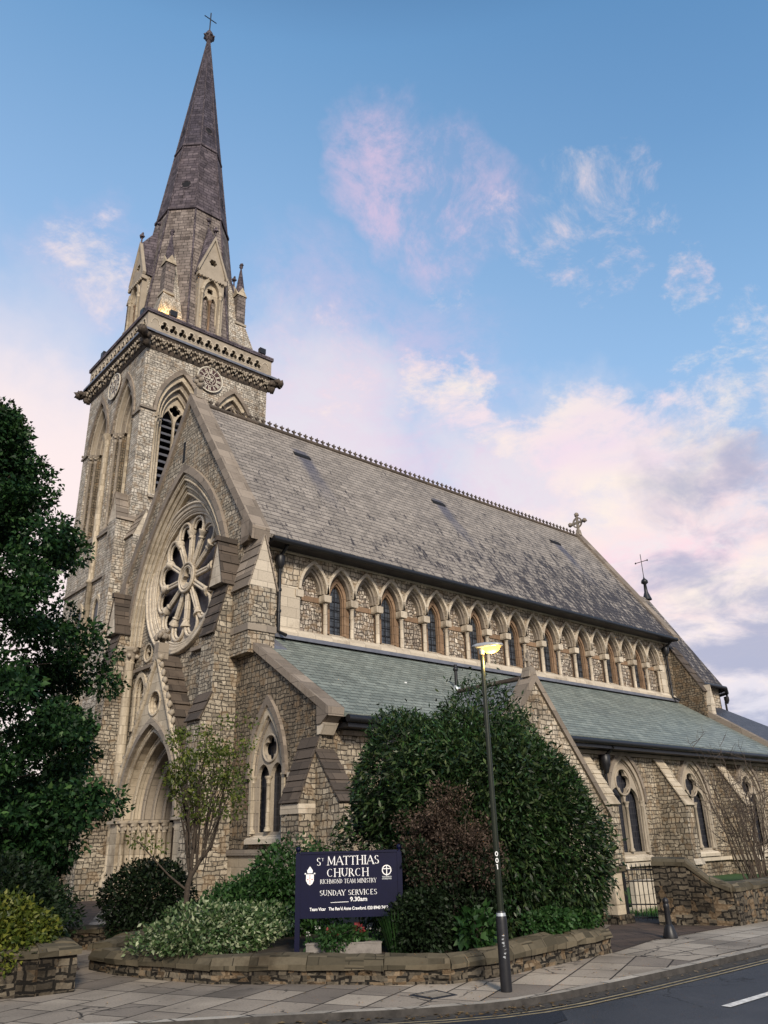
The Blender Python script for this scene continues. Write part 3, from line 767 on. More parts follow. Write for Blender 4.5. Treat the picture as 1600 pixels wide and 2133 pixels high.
# ---------------------------------------------------------------- nave: clerestory, roofs
def clerestory():
    fr = at(SF, 0, 0, 4.3)
    x0, n, sp = 2.20, 19, 1.1545
    hw, zs, h = sp/2-.045, 9.28, .95
    bot = []
    for k in range(n):
        c = x0+sp*(k+.5)
        bot += list(reversed(arc_path(hw, h, 7, c, zs)))
    xe = x0+sp*n
    outer = [(.7, 7.3), (x0+.04, 7.3)]+bot+[(xe-.04, 7.3), (25.2, 7.3), (25.2, 10.66), (.7, 10.66)]
    w = MB().plate(fr, outer, (), -.32, 0).build('clerestory_wall', RAGS, CH)
    for a, b in ((1.45, x0+.03), (xe-.03, 24.75)):
        MB().plate(fr, [(a, 7.7), (b, 7.7), (b, 9.3), (a, 9.3)], (), 0, .012).build('quoin_pier', ASHP, w)
    cs = MB().plate(fr, [(.75, 10.42), (25.1, 10.42), (25.1, 10.54), (.75, 10.54)], (), 0, .1); cs.build('eaves_course', ASHP, w)
    # sloping sill under the arcade
    sl = MB().plate(Fr(fr.p(0, 0, 0), fr.n, fr.v, -fr.u), [(-.3, 7.98), (.02, 7.86), (.14, 7.74), (.14, 7.5), (-.3, 7.5)], (), -25.0, -1.3)
    sl.build('arcade_sill', ASHP, CH)
    proto_b = None
    hood_me = {}
    for k in range(n):
        c = x0+sp*(k+.5)
        hd = MB(); hd.band(fr, arc_path(hw+.09, h+.13, 8, c, zs), arc_path(hw-.0, h, 8, c, zs), -.05, .075)
        ar = hd.build('arcade_hood', ASHP, CH)
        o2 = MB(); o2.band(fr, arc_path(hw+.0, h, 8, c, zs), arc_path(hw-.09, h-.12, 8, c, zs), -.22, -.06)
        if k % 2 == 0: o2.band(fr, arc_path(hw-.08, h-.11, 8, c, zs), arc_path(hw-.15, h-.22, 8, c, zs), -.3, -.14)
        o2.build('arch_order', ASHS, ar)  # darker colour paints in the soffit shadow under the arch
        if k % 2 == 0:
            p = MB().plate(fr, [(c-sp/2, 7.6), (c+sp/2, 7.6), (c+sp/2, 9.0), (c-sp/2, 9.0)], (), -.5, -.3)
            p.plate(fr, [(c-sp/2, 9.18), (c+sp/2, 9.18), (c+sp/2, 10.4), (c-sp/2, 10.4)], (), -.5, -.3)
            pp = p.build('flint_panel', FLINT, CH)
            MB().plate(fr, [(c-sp/2, 9.0), (c+sp/2, 9.0), (c+sp/2, 9.18), (c-sp/2, 9.18)], (), -.5, -.27).build('orange_band', ORAN, pp)
        else:
            win = MB().plate(fr, [(c-sp/2, 7.6), (c+sp/2, 7.6), (c+sp/2, 10.4), (c-sp/2, 10.4)], [arc_path(.27, .55, 7, c, 9.2, -1.2)], -.42, -.26)
            win.band(fr, arc_path(.40, .80, 8, c, 9.2, -1.2), arc_path(.31, .62, 8, c, 9.2, -1.2), -.27, -.2)
            wo = win.build('clerestory_window', ORAN, CH)
            MB().plate(fr, arc_path(.29, .58, 7, c, 9.2, -1.25), (), -.4, -.37).build('pane', GLASSC, wo)
            fm = MB()
            fm.plate(fr, [(c-.012, 8.0), (c+.012, 8.0), (c+.012, 9.6), (c-.012, 9.6)], (), -.36, -.34)
            for zz in (8.3, 8.6, 8.9, 9.2): fm.plate(fr, [(c-.24, zz-.01), (c+.24, zz-.01), (c+.24, zz+.01), (c-.24, zz+.01)], (), -.359, -.341)
            fm.build('glazing_bars', IRON, wo)
            MB().plate(Fr(fr.p(0, 0, 0), fr.n, fr.v, -fr.u), [(-.36, 8.04), (-.1, 7.93), (-.1, 7.85), (-.36, 7.85)], (), -(c+.3), -(c-.3)).build('window_sill', ASHP, wo)
    for k in range(n+1):
        c = x0+sp*k
        cm = MB(); p = fr.p(c, 0, -.1)
        if 0 < k < n:
            cm.lathe((p.x, p.y, 7.8), [(.1, 0), (.1, .06), (.075, .1), (.075, 1.12), (.09, 1.14), (.085, 1.17)], 10)
        else:
            s = 1 if k == 0 else -1
            cm.lathe((p.x+s*.06, p.y, 7.8), [(.08, 0), (.08, .06), (.06, .1), (.06, 1.12), (.08, 1.14), (.075, 1.17)], 10)
        co = cm.build('arcade_column', ASHP, CH)
        a = MB().plate(fr, [(c-.135, 9.0), (c+.135, 9.0), (c+.155, 9.05), (c+.155, 9.24), (c-.155, 9.24), (c-.155, 9.05)], (), -.26, .06)
        a.build('capital', ASHP, co)
    # corbelled string between hoods and eaves, and the north wall
    nw = MB(); nw.box(.7, 25.2, 4.0, 4.3, 0, 10.6); nw.build('north_wall', RAG, CH)
clerestory()

def nave_roof():
    ro = MB()
    for s in (-1, 1):
        ro.plate(WF, [(0, 17.4), (s*4.9, 10.55), (s*4.95, 10.66), (0, 17.56)], (), -24.75, -.5)
    rf = ro.build('nave_roof', SLATE_N, CH)
    # ridge roll and cresting
    rd = MB().tube([(.5, 0, 17.58), (24.8, 0, 17.58)], .09, 6); rd.build('ridge_roll', WEATH, rf)
    cr = MB()
    for k in range(78):
        x = .8+k*.308
        cr.plate(SF, [(x-.05, 17.62), (x+.05, 17.62), (x+.025, 17.74), (x+.1, 17.78), (x+.1, 17.83), (x+.03, 17.81), (x, 17.91), (x-.03, 17.81), (x-.1, 17.83), (x-.1, 17.78), (x-.025, 17.74)], (), -.03, .03)
    cr.build('ridge_cresting', WEATH, rf)
    # long flap vents
    for (x, a) in ((4.55, .92), (12.3, 1.0), (21.1, 1.0)):
        v = MB(); z = 17.56-1.41*a
        v.poly([(x-.4, -a, z+.05), (x+.4, -a, z+.05), (x+.4, -a-.16, z-.13), (x-.4, -a-.16, z-.13), (x-.4, -a-.16, z-.27), (x+.4, -a-.16, z-.27)],
               [(0, 3, 2, 1), (3, 4, 5, 2), (0, 4, 3), (1, 2, 5)])
        v.build('roof_vent', DARK if x > 1 else LEAD, rf)
    gt = MB().tube([(.7, -5.0, 10.52), (24.95, -5.0, 10.52)], .095, 8); gt.tube([(.7, 5.0, 10.52), (24.95, 5.0, 10.52)], .095, 8)
    gt.box(.7, 24.95, -4.94, -4.45, 10.44, 10.5)
    gt.build('gutter', IRON, rf)
    # downpipes with hopper heads
    for x in (1.32, 24.62):
        d = MB().tube([(x, -4.9, 10.45), (x, -4.55, 10.2), (x, -4.46, 10.0), (x, -4.46, 7.7), (x+.1, -4.75, 7.52)], .06, 8)
        d.lathe((x, -4.48, 9.75), [(.07, 0), (.15, .12), (.17, .4), (.15, .44)], 8)
        for z in (9.0, 8.3): d.lathe((x, -4.46, z), [(.085, 0), (.085, .08)], 8)
        d.build('downpipe', IRON, CH)
    # east gable with coping and a stone cross
    e = MB().plate(WF, [(4.35, 5.), (4.35, 10.7), (0, 17.5), (-4.35, 10.7), (-4.35, 5.)], (), -25.22, -24.8); e.build('east_gable', RAGD, CH)
    c = MB()
    for s in (-1, 1): c.plate(WF, [(0, 17.45), (s*4.95, 10.5), (s*4.98, 10.72), (0, 17.82)], (), -25.3, -24.75)
    c.build('east_coping', COPE, CH)
    x = MB().plate(WF, [(-.14, 17.7), (.14, 17.7), (.07, 18.05), (-.07, 18.05)], (), -25.15, -24.9)
    cz = 18.5
    x.plate(WF, [(-.06, 18.0), (.06, 18.0), (.06, 19.0), (-.06, 19.0)], (), -25.08, -24.96); x.plate(WF, [(-.5, cz-.06), (.5, cz-.06), (.5, cz+.06), (-.5, cz+.06)], (), -25.075, -24.965)
    x.band(WF, circ(0, cz, .33, 20), circ(0, cz, .25, 20), -25.06, -24.98, True)
    for a, b in ((0, .5), (.5, 0), (-.5, 0)): x.blob(WF.p(a, cz+b, -25.02), .13, 3, .3)
    x.build('gable_cross', ASHS, CH)
nave_roof()

# ---------------------------------------------------------------- south aisle
def aisle():
    ww = (6.15, 1.75, 3.2, .72, 1.62)
    sl = lambda a: 7.42-.635*(a-4.3)
    wa = MB().plate(WF, [(4.303, -.2), (8.4, -.2), (8.4, sl(8.4)), (4.303, sl(4.3))], [arc_path(ww[3]+.1, ww[4]*(ww[3]+.1)/ww[3], 10, ww[0], ww[2], ww[1]-.12-ww[2])], -.6, -.003).build('aisle_west_wall', RAGD, CH)
    tracery_window(CH, WF, *ww, name='aisle_west_window', depth=.15)
    MB().plate(WF, [(4.32, 1.28), (7.75, 1.28), (7.75, 1.42), (4.32, 1.42)], (), 0, .09).build('sill_string', ASHS, wa)
    MB().plate(WF, [(4.32, .62), (7.68, .62), (7.68, 1.26), (4.32, 1.26)], (), -.003, .03).build('sill_apron', ASH, wa)
    MB().plate(WF, [(4.32, 0), (7.68, 0), (7.68, .5), (4.32, .5)], (), 0, .12).build('plinth', RAGD, wa)
    MB().plate(WF, [(7.15, 3.12), (7.72, 3.12), (7.72, 3.24), (7.15, 3.24)], (), 0, .08).build('impost_string', ASHP, wa)
    cp = MB()
    for k in range(8):
        a0 = 4.32+4.62*k/8; a1 = 4.32+4.62*(k+1)/8-.012
        cp.plate(WF, [(a0, sl(a0)-.02), (a1, sl(a1)-.02), (a1, sl(a1)+.2), (a0, sl(a0)+.2)], (), -.42, .09)
    cp.plate(WF, [(8.42, 4.3), (8.6, 4.3), (8.9, 4.5), (8.42, 4.76)], (), -.4, .085)
    cp.build('aisle_coping', COPE, CH)
    ck = MB(); ck.plate(WF, [(8.4, 4.05), (8.52, 4.05), (8.72, 4.32), (8.4, 4.32)], (), -.4, .05); ck.build('aisle_kneeler', ASHP, CH)
    # south wall
    fr = at(SF, 0, 0, 8.4)
    wins = [(13.25, .88, 2.55, .94, 1.45), (17.85, .88, 2.55, .94, 1.45), (22.4, .88, 2.55, .94, 1.45)]
    sw = MB().plate(fr, [(.6, -.2), (25.6, -.2), (25.6, 4.5), (.6, 4.5)], [arc_path(w[3]+.1, w[4]*(w[3]+.1)/w[3], 10, w[0], w[2], w[1]-.12-w[2]) for w in wins], -.6, 0).build('aisle_south_wall', RAGA, CH)
    for w in wins: tracery_window(CH, fr, *w, name='aisle_window', surround=CARV, depth=.13)
    MB().plate(fr, [(.7, 4.08), (25.3, 4.08), (25.3, 4.2), (.7, 4.2)], (), 0, .12).build('eaves_course', ASHS, sw)
    MB().plate(fr, [(9.8, .52), (25.3, .52), (25.3, .64), (9.8, .64)], (), 0, .1).build('sill_string', ASHP, sw)
    rf = MB().plate(WF, [(4.3, 7.42), (8.92, 4.47), (8.97, 4.56), (4.3, 7.53)], (), -25.35, -.4).build('aisle_roof', SLATE_G, CH)
    g = MB().tube([(.45, -9.03, 4.42), (25.3, -9.03, 4.42)], .1, 8); g.box(.5, 25.3, -8.98, -8.4, 4.22, 4.34); g.build('gutter', IRON, rf)
    MB().plate(SF, [(1.2, 7.5), (25.1, 7.5), (25.1, 7.62), (1.2, 7.62)], (), 4.3, 4.5).build('flashing', LEAD, rf)
    # things through the roof
    f = MB(); f.lathe((7.1, -6.5, 5.9), [(.16, 0), (.2, .1), (.09, .35)], 10); f.build('flue_collar', GALV, rf)
    f = MB().tube([(7.1, -6.5, 6.2), (7.1, -6.5, 6.95)], .055, 8); f.lathe((7.1, -6.5, 6.72), [(.055, 0), (.085, .03), (.085, .1), (.055, .14)], 8); f.build('flue_pipe', IRON, rf)
    f = MB(); f.lathe((4.78, -6.5, 5.75), [(.06, 0), (.06, .36), (.05, .38)], 8); f.build('vent_pipe', PVC, rf)
    f = MB().poly([(6.0, -6.9, 5.84), (6.75, -6.9, 5.84), (6.75, -6.35, 6.2), (6.0, -6.35, 6.2), (6.0, -6.9, 5.72), (6.75, -6.9, 5.72), (6.75, -6.35, 6.08), (6.0, -6.35, 6.08)], [(0, 1, 2, 3), (0, 4, 5, 1), (1, 5, 6, 2), (2, 6, 7, 3), (3, 7, 4, 0)])
    f.build('roof_light', LEAD, rf)
    # buttresses
    b = buttress(CH, SF, [(.0, -.2), (-.6, -.2), (-.6, 2.48), (.05, 4.05), (.05, -.2)], 7.72, 8.46, RAGA)
    m_ = MB(); slab_on(m_, SF, (-.62, 2.46), (.0, 4.02), 7.72, 8.46, steps=6); m_.build('weathering', WEATH, b)
    MB().plate(SF, [(-.63, 2.2), (-.0, 2.2), (-.0, 2.42), (-.63, 2.42)], (), 7.70, 8.48).build('ashlar_course', ASHP, b)
    for x, top in ((.14, 3.7), (10.95, 4.05), (15.6, 4.05), (20.15, 4.05), (24.9, 4.05)):
        hw = .27; out = 9.4
        b = buttress(CH, WF, [(8.35, -.2), (out, -.2), (out, 2.45), (8.45, top), (8.35, top)], -(x+hw), -(x-hw), RAGA)
        m_ = MB(); slab_on(m_, WF, (out+.02, 2.43), (8.44, top), -(x+hw), -(x-hw), steps=5); m_.build('weathering', WEATH if x < 1 else ASH, b)
        MB().plate(WF, [(8.42, .5), (out+.1, .5), (out+.04, .68), (8.42, .68)], (), -(x+hw+.06), -(x-hw-.06)).build('buttress_plinth', ASHP, b)
    for x in (2.1, 12.0):
        d = MB().tube([(x, -9.0, 4.3), (x, -8.62, 4.0), (x, -8.55, 3.8), (x, -8.55, .1)], .055, 8); d.lathe((x, -8.6, 3.45), [(.06, 0), (.17, .3), (.19, .6), (.16, .62)], 8)
        d.build('downpipe', IRON, CH)
    # gabled buttress that rises through the aisle roof at the west end
    x0, x1, y0, y1 = -.27, .66, -5.28, -4.32
    b = MB(); b.box(x0, x1, y0, y1, 6.7, 8.74); b = b.build('buttress', RAG, CH)
    MB().plate(SF, [(x0, 8.74), (x1, 8.74), ((x0+x1)/2, 10.36)], (), -y1, -y0).build('gablet', ASHP, b)
    m_ = MB(); c = (x0+x1)/2
    for s in (-1, 1): slab_on(m_, SF, (c+s*.5, 8.7), (c, 10.42), -y1, -y0, steps=5)
    m_.build('gablet_roof', COPE, b)
    MB().box(x0-.03, x1+.03, y0-.05, y1, 7.35, 7.55).build('ashlar_course', ASHS, b)
    MB().poly([(.66, -5.2, 7.05), (1.15, -5.2, 6.98), (1.15, -4.4, 7.5), (.66, -4.4, 7.56), (.66, -5.3, 6.9), (1.15, -5.3, 6.85)], [(0, 1, 2, 3), (4, 5, 1, 0)]).build('lead_saddle', LEAD, b)
aisle()

# ---------------------------------------------------------------- south porch
def porch():
    X, HW, YF, ZE, ZR = 6.75, 2.95, 10.0, 2.2, 5.85
    fr = at(SF, 0, 0, YF)
    g = MB().plate(fr, [(X-HW, -.2), (X+HW, -.2), (X+HW, ZE), (X, ZR), (X-HW, ZE)], [arc_path(.9, 1.5, 8, X, 1.6, -1.8)], -.4, 0).build('porch_gable', RAGS, CH)
    MB().band(fr, arc_path(1.1, 1.8, 10, X, 1.6, -1.7), arc_path(.9, 1.5, 10, X, 1.6, -1.7), -.1, .08).build('arch_moulding', ASH, g)
    MB().box(X-.95, X+.95, -9.68, -9.62, 0, 3.1).build('porch_door', WOOD, g)
    MB().box(X-HW, X-HW+.4, -YF+.4, -8.4, -.2, ZE).build('porch_wall', RAGS, CH); MB().box(X+HW-.4, X+HW, -YF+.4, -8.4, -.2, ZE).build('porch_wall', RAGS, CH)
    s = (ZR-ZE)/HW
    r = MB()
    for k in (-1, 1):
        r.plate(SF, [(X, ZR-.02), (X+k*(HW+.1), ZE-.14), (X+k*(HW+.13), ZE-.04), (X, ZR+.1)], (), 6.4, YF-.35)
    rr = r.build('porch_roof', slates('porch_slates', (.20, .215, .22), (.13, .145, .155), (.025, .028, .03), .34, .2), CH)
    MB().tube([(X, -6.9, ZR+.12), (X, -YF+.4, ZR+.12)], .08, 6).build('ridge_roll', WEATH, rr)
    c = MB()
    for k in (-1, 1):
        for q in range(6):
            a0, a1 = HW*1.04*q/6, HW*1.04*(q+1)/6-.01
            c.plate(SF, [(X+k*a0, ZR-.05-s*a0), (X+k*a1, ZR-.05-s*a1), (X+k*a1, ZR+.24-s*a1), (X+k*a0, ZR+.24-s*a0)], (), YF-.45, YF+.08)
    c.build('porch_coping', COPE, CH)
    x = MB().plate(SF, [(X-.2, ZR+.1), (X+.2, ZR+.1), (X+.1, ZR+.4), (X-.1, ZR+.4)], (), YF-.3, YF)
    x.plate(SF, [(X-.04, ZR+.36), (X+.04, ZR+.36), (X+.04, ZR+.85), (X-.04, ZR+.85)], (), YF-.19, YF-.1)
    x.plate(SF, [(X-.17, ZR+.58), (X+.17, ZR+.58), (X+.17, ZR+.66), (X-.17, ZR+.66)], (), YF-.185, YF-.105)
    x.build('porch_cross', ASHS, CH)
porch()

# ---------------------------------------------------------------- chancel, apse and north side
def east_end():
    MB().box(25.22, 31.5, -3.45, 3.45, 0, 8.95).build('chancel_wall', RAGS, CH)
    ev = [(31.5, -3.7), (33.3, -2.9), (34.4, -1.2), (34.4, 1.2), (33.3, 2.9), (31.5, 3.7)]
    m_ = MB()
    bot = [(x-.25*(x > 31.6), y*.94) for x, y in ev]
    n = len(bot)
    m_.poly([(x, y, 0) for x, y in bot]+[(x, y, 8.95) for x, y in bot], [(k, k+1, n+k+1, n+k) for k in range(n-1)]+[tuple(range(n, 2*n))])
    m_.build('apse_wall', RAGS, CH)
    r = MB()
    for s in (-1, 1): r.plate(WF, [(0, 14.85), (s*3.72, 8.9), (s*3.78, 9.0), (0, 15.02)], (), -31.5, -25.3)
    r.poly([(31.5, 0, 15.02)]+[(x+.03, y*1.02, 8.98) for x, y in ev], [(0, k+1, k+2) for k in range(n-1)])
    rf = r.build('chancel_roof', SLATE_N, CH)
    g = MB().tube([(25.4, -3.85, 8.9)]+[(x+.1, y*1.04, 8.9) for x, y in ev], .1, 8); g.build('gutter', IRON, rf)
    d = MB().tube([(33.4, -3.0, 8.8), (33.35, -2.85, 8.4), (33.35, -2.85, 7)], .06, 8); d.lathe((33.38, -2.93, 8.3), [(.06, 0), (.15, .2), (.15, .4)], 8); d.build('downpipe', IRON, CH)
    f = MB(); f.lathe((31.5, 0, 14.9), [(.3, 0), (.12, .5), (.09, 1.0), (.22, 1.1), (.2, 1.25), (.05, 1.4), (.03, 1.5)], 10)
    f.tube([(31.5, 0, 16.3), (31.5, 0, 17.9)], .025, 6); f.tube([(31.5, -.42, 17.4), (31.5, .42, 17.4)], .022, 6)
    for s in (-1, 1): f.blob((31.5, s*.42, 17.4), .055, 2)
    f.build('apse_finial', IRON, CH)
    # lean-to east of the south aisle, dark slates sweeping round the apse
    q = MB(); q.poly([(25.6, -3.4, 7.85), (31.5, -3.4, 7.85), (35.2, -9.0, 4.45), (25.6, -9.0, 4.45), (36.2, 0, 7.4), (41, -3, 4.45)], [(3, 2, 1, 0), (2, 5, 4, 1)])
    q.build('ambulatory_roof', SLATE_D, CH)
    MB().box(25.6, 40, -8.4, -3.45, 0, 4.3).build('ambulatory_wall', RAGS, CH)
    c = MB().plate(WF, [(4.42, 7.45), (9.0, 4.42), (9.0, 4.75), (4.42, 7.8)], (), -25.72, -25.36); c.build('aisle_east_coping', COPE, CH)
    MB().plate(WF, [(4.3, 4.), (8.4, 4.), (8.4, 4.75), (4.3, 7.4)], (), -25.62, -25.42).build('aisle_east_wall', RAGD, CH)
    # shoulder buttress by the chancel arch
    b = MB().plate(WF, [(4.3, 6.5), (5.75, 6.3), (5.75, 7.9), (4.3, 10.3)], (), -25.95, -25.25).build('buttress', RAGD, CH)
    m_ = MB(); slab_on(m_, WF, (5.78, 7.86), (4.3, 10.36), -25.95, -25.25, steps=5); m_.build('weathering', WEATH, b)
    g2 = MB(); g2.box(25.42, 25.78, -5.95, -5.6, 6.2, 7.2); g2.plate(SF, [(25.38, 7.2), (25.82, 7.2), (25.6, 8.2)], (), 5.6, 5.97); g2.build('pinnacle', ASHP, b)
    # north aisle, hidden behind the tower and tree apart from its west end
    MB().box(0.05, 25, 4.35, 8.6, -.2, 4.2).build('north_aisle_wall', RAGD, CH)
    MB().plate(WF, [(-4.3, 7.42), (-8.92, 4.47), (-8.97, 4.56), (-4.3, 7.53)], (), -25, 0).build('north_aisle_roof', SLATE_G, CH)
    MB().plate(WF, [(-8.6, 1.5), (-4.32, 1.5), (-4.32, 1.64), (-8.6, 1.64)], (), -.05, .12).build('north_string', ASHS, CH)
    MB().plate(WF, [(-8.6, 0), (-4.32, 0), (-4.32, .6), (-8.6, .6)], (), -.05, .1).build('north_plinth', RAGD, CH)
east_end()

# ---------------------------------------------------------------- tower and spire
TX, TY, TH = 5.87, 13.9, 3.8
def tower():
    tw = at(WF, -TY, 0, -(TX-TH)); ts = at(SF, TX, 0, -(TY-TH)); te = at(EF, TY, 0, TX+TH); tn = at(NF, -TX, 0, TY+TH)
    wall = None
    for fr, half, (w, zs, h, z0, cx) in ((tw, TH, (1.27, 22.45, 2.95, 16.8, 1.70)), (ts, TH-.8, (1.36, 22.7, 2.75, 18.0, 1.6)), (te, TH, (1.36, 22.7, 2.75, 18.0, 1.6)), (tn, TH-.8, (1.36, 22.7, 2.75, 18.0, 1.6))):
        holes = [arc_path(w, h, 12, s*cx, zs, z0-zs) for s in (-1, 1)]
        p = MB().plate(fr, [(-half, 0), (half, 0), (half, 26.5), (-half, 26.5)], holes, -.8, 0)
        o = p.build('tower_wall', RAGT, CH)
        for s in (-1, 1):
            bw = MB(); jw = MB(); b2 = MB()
            for k in range(3):
                a, b = w-.2*k, w-.2*(k+1)
                f = lambda q: arc_path(q, h*q/w, 12, s*cx, zs, None)
                (bw if k == 0 else b2).band(fr, f(a+.02), f(b), -.28-.2*k, -.06-.2*k)
                bw.tube(fpath(fr, f(b+.03), -.06-.2*k), .05, 6)
                jw.plate(fr, [(s*cx+b, z0), (s*cx+a, z0), (s*cx+a, zs), (s*cx+b, zs)], (), -.4-.2*k, -.2-.2*k)
                jw.plate(fr, [(s*cx-a, z0), (s*cx-b, z0), (s*cx-b, zs), (s*cx-a, zs)], (), -.4-.2*k, -.2-.2*k)
            win = bw.build('belfry_window', CARV if fr is tw else ASH, CH); jw.build('window_jamb', RAGD if fr is tw else ASH, win); b2.build('inner_orders', ASHS, win)  # darker inner orders paint in the shade lines of the deep reveal
            MB().band(fr, arc_path(w+.17, h*(w+.17)/w, 12, s*cx, zs), arc_path(w, h, 12, s*cx, zs), -.04, .1).build('hood_mould', COPE, win)
            sh = MB()
            for q in (-1, 1):
                for k in range(2):
                    c = fr.p(s*cx+q*(w-.1-.2*k), 0, -.14-.2*k)
                    sh.lathe((c.x, c.y, z0), [(.13, 0), (.13, .2), (.085, .3), (.085, zs-z0-.55), (.11, zs-z0-.52), (.085, zs-z0-.48), (.16, zs-z0-.12), (.18, zs-z0-.1), (.18, zs-z0+.02)], 10)
            sh.build('shaft', ASHS if fr is tw else ASH, win)
            kb = MB()
            for q in (-1, 1):
                for k in range(2):
                    c = fr.p(s*cx+q*(w-.1-.2*k), zs-.25, -.14-.2*k)
                    for j in range(6): kb.blob((c.x+.13*cos(j*1.05), c.y+.13*sin(j*1.05), c.z+.11*(j % 2)), .075, j, .35, 6)
            kb.build('capital', CARV, win)
            wi = w-.58; hi = h*wi/w*.98
            hl = [arc_path(wi/2-.05, .85, 6, s*cx+q*wi/2, zs-.2, z0+.1-zs) for q in (-1, 1)]
            MB().plate(fr, arc_path(wi+.04, hi+.05, 10, s*cx, zs, z0-zs), hl+[foil(s*cx, zs+hi*.47, min(.34, wi*.5), 4, pi/2)], -.72, -.58).build('tracery', ASH, win)
            lv = MB()
            fs = Fr(fr.p(0, 0, 0), fr.n, fr.v, -fr.u)
            for k in range(int((zs+.5-z0)/.42)):
                zz = z0+.15+.42*k
                lv.plate(fs, [(-1.05, zz+.24), (-.76, zz), (-.74, zz+.05), (-1.03, zz+.29)], (), -(s*cx+wi), -(s*cx-wi))
            lv.build('louvres', LEAD, win)
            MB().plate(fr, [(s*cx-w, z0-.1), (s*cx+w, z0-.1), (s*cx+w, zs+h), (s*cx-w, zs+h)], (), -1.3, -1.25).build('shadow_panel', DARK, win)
            sl = MB().plate(fs, [(-.8, z0+.12), (.1, z0-.12), (.12, z0-.24), (-.8, z0-.24)], (), -(s*cx+w), -(s*cx-w)); sl.build('window_sill', ASHS, win)
        # string at the springing, stepped round the corner piers
        st = MB()
        for a, b in ((-TH-.08, -cx-w-.1), (cx+w+.1, TH+.08)): st.plate(fr, [(a, zs-.02), (b, zs-.02), (b, zs+.1), (a, zs+.1)], (), -.0, .09)
        st.plate(fr, [(-cx+w+.05, zs-.02), (cx-w-.05, zs-.02), (cx-w-.05, zs+.1), (-cx+w+.05, zs+.1)], (), 0, .09)
        st.build('string_course', ASHS, o)
        # carved cornice
        cn = MB().plate(at(Fr(fr.p(0, 0, 0), fr.n, fr.v, -fr.u), 0, 0), [(-.2, 26.35), (.03, 26.35), (.08, 26.45), (.12, 26.8), (.34, 27.2), (-.2, 27.2)], (), -TH-.0, TH+.0)
        co = cn.build('cornice', WEATH, CH)  # dark backing colour stands in for shade between the carved leaves
        lf = MB(); g = random.Random(5)
        for k in range(62):
            a = -TH+.08+k*.122
            lf.blob(fr.p(a, 26.58+.1*(k % 3), .15+.04*(k % 2)), (.055, .05, .1), k, .55, 6)
            lf.blob(fr.p(a+.05, 26.92+.06*(k % 2), .26), (.06, .06, .075), k+50, .55, 6)
            if k % 6 == 0:
                for q in range(5): lf.blob(fr.p(a+.07*cos(q*1.26), 26.82+.1*sin(q*1.26), .3), (.06, .06, .07), k+99+q, .5, 6)
        lf.build('leaf_carving', CARV, co)
        MB().plate(fr, [(-TH-.42, 27.203), (TH+.42, 27.203), (TH+.42, 27.33), (-TH-.42, 27.33)], (), -.2, .40 + (.02 if fr in (tw, te) else 0)).build('cornice_slab', LEAD, co)
        # pierced parapet
        hp = TH+.17 if fr in (tw, te) else TH-.08
        n = 14; stp = (2*TH)/n
        hs = []
        for k in range(n):
            c = -TH+stp*(k+.5)
            if abs(c)+.24 < hp: hs.append([(x_, 27.9+(y_-27.9)*1.3) for x_, y_ in foil(c, 27.9, .265, 3, pi/2, .52, 36)])
        pp = MB().plate(fr, [(-hp, 27.33), (hp, 27.33), (hp, 28.5), (-hp, 28.5)], hs, -.08, .17)
        pr = pp.build('parapet', CARV, CH)
        MB().plate(fr, [(-hp+.1, 27.34), (hp-.1, 27.34), (hp-.1, 28.45), (-hp+.1, 28.45)], (), -.14, -.09).build('parapet_shade_sheet', DARK, pr)  # dark sheet behind the foils standing in for shadow inside the parapet
        tr = MB()
        for k in range(n):
            c = -TH+stp*(k+.5)
            if abs(c)+.24 < hp: tr.tube(fpath(fr, [(x_, 27.9+(y_-27.9)*1.3) for x_, y_ in foil(c, 27.9, .28, 3, pi/2, .52, 24)], .17), .028, 5, True)
            tr.band(fr, [(c+stp*.48*cos(q*pi/8), 27.86+stp*.7*sin(q*pi/8)) for q in range(9)], [(c+stp*.4*cos(q*pi/8), 27.86+stp*.62*sin(q*pi/8)) for q in range(9)], .16, .2)
        tr.build('foil_moulding', ASHP, pr)
        hq = TH+.27 if fr in (tw, te) else TH-.1
        MB().plate(fr, [(-hq, 28.5), (hq, 28.5), (hq, 28.72), (-hq, 28.72)], (), -.16, .26).build('parapet_coping', SPIRE, pr)
    # gargoyles on the four corners
    for sx in (-1, 1):
        for sy in (-1, 1):
            g = MB(); c = Vector((TX+sx*(TH+.1), TY+sy*(TH+.1), 26.9)); d = Vector((sx, sy, 0)).normalized()
            g.tube([c-d*.3, c+d*.2, c+d*.45, c+d*.6], [.26, .27, .22, .26], 8); g.blob(c+d*.62+Vector((0, 0, .02)), (.3, .3, .27), 7, .35)
            for k_ in range(6): g.blob(c+d*(.1*k_)+Vector((.2*sin(k_*2.), .2*cos(k_*2.), .1*sin(k_*3.))), .16, k_, .4)
            g.blob(c+d*.1-Vector((0, 0, .3)), (.25, .25, .3), 8, .3)
            g.build('gargoyle', WEATH, CH)
    # central shaft of the west face running down past the belfry
    c = MB(); p = tw.p(0, 0, .1); c.lathe((p.x, p.y, 4), [(.16, 0), (.16, 10), (.22, 10.02), (.22, 10.15), (.15, 10.2), (.15, 17.9), (.2, 18.0), (.17, 18.1), (.3, 18.4), (.3, 18.5)], 12); c.build('long_shaft', ASH, CH)
    # strings and blind lights below
    for z in (16.4, 14.0, 9.0):
        MB().plate(tw, [(-TH, z), (TH, z), (TH, z+.14), (-TH, z+.14)], (), 0, .12).build('string_course', ASHS, CH)
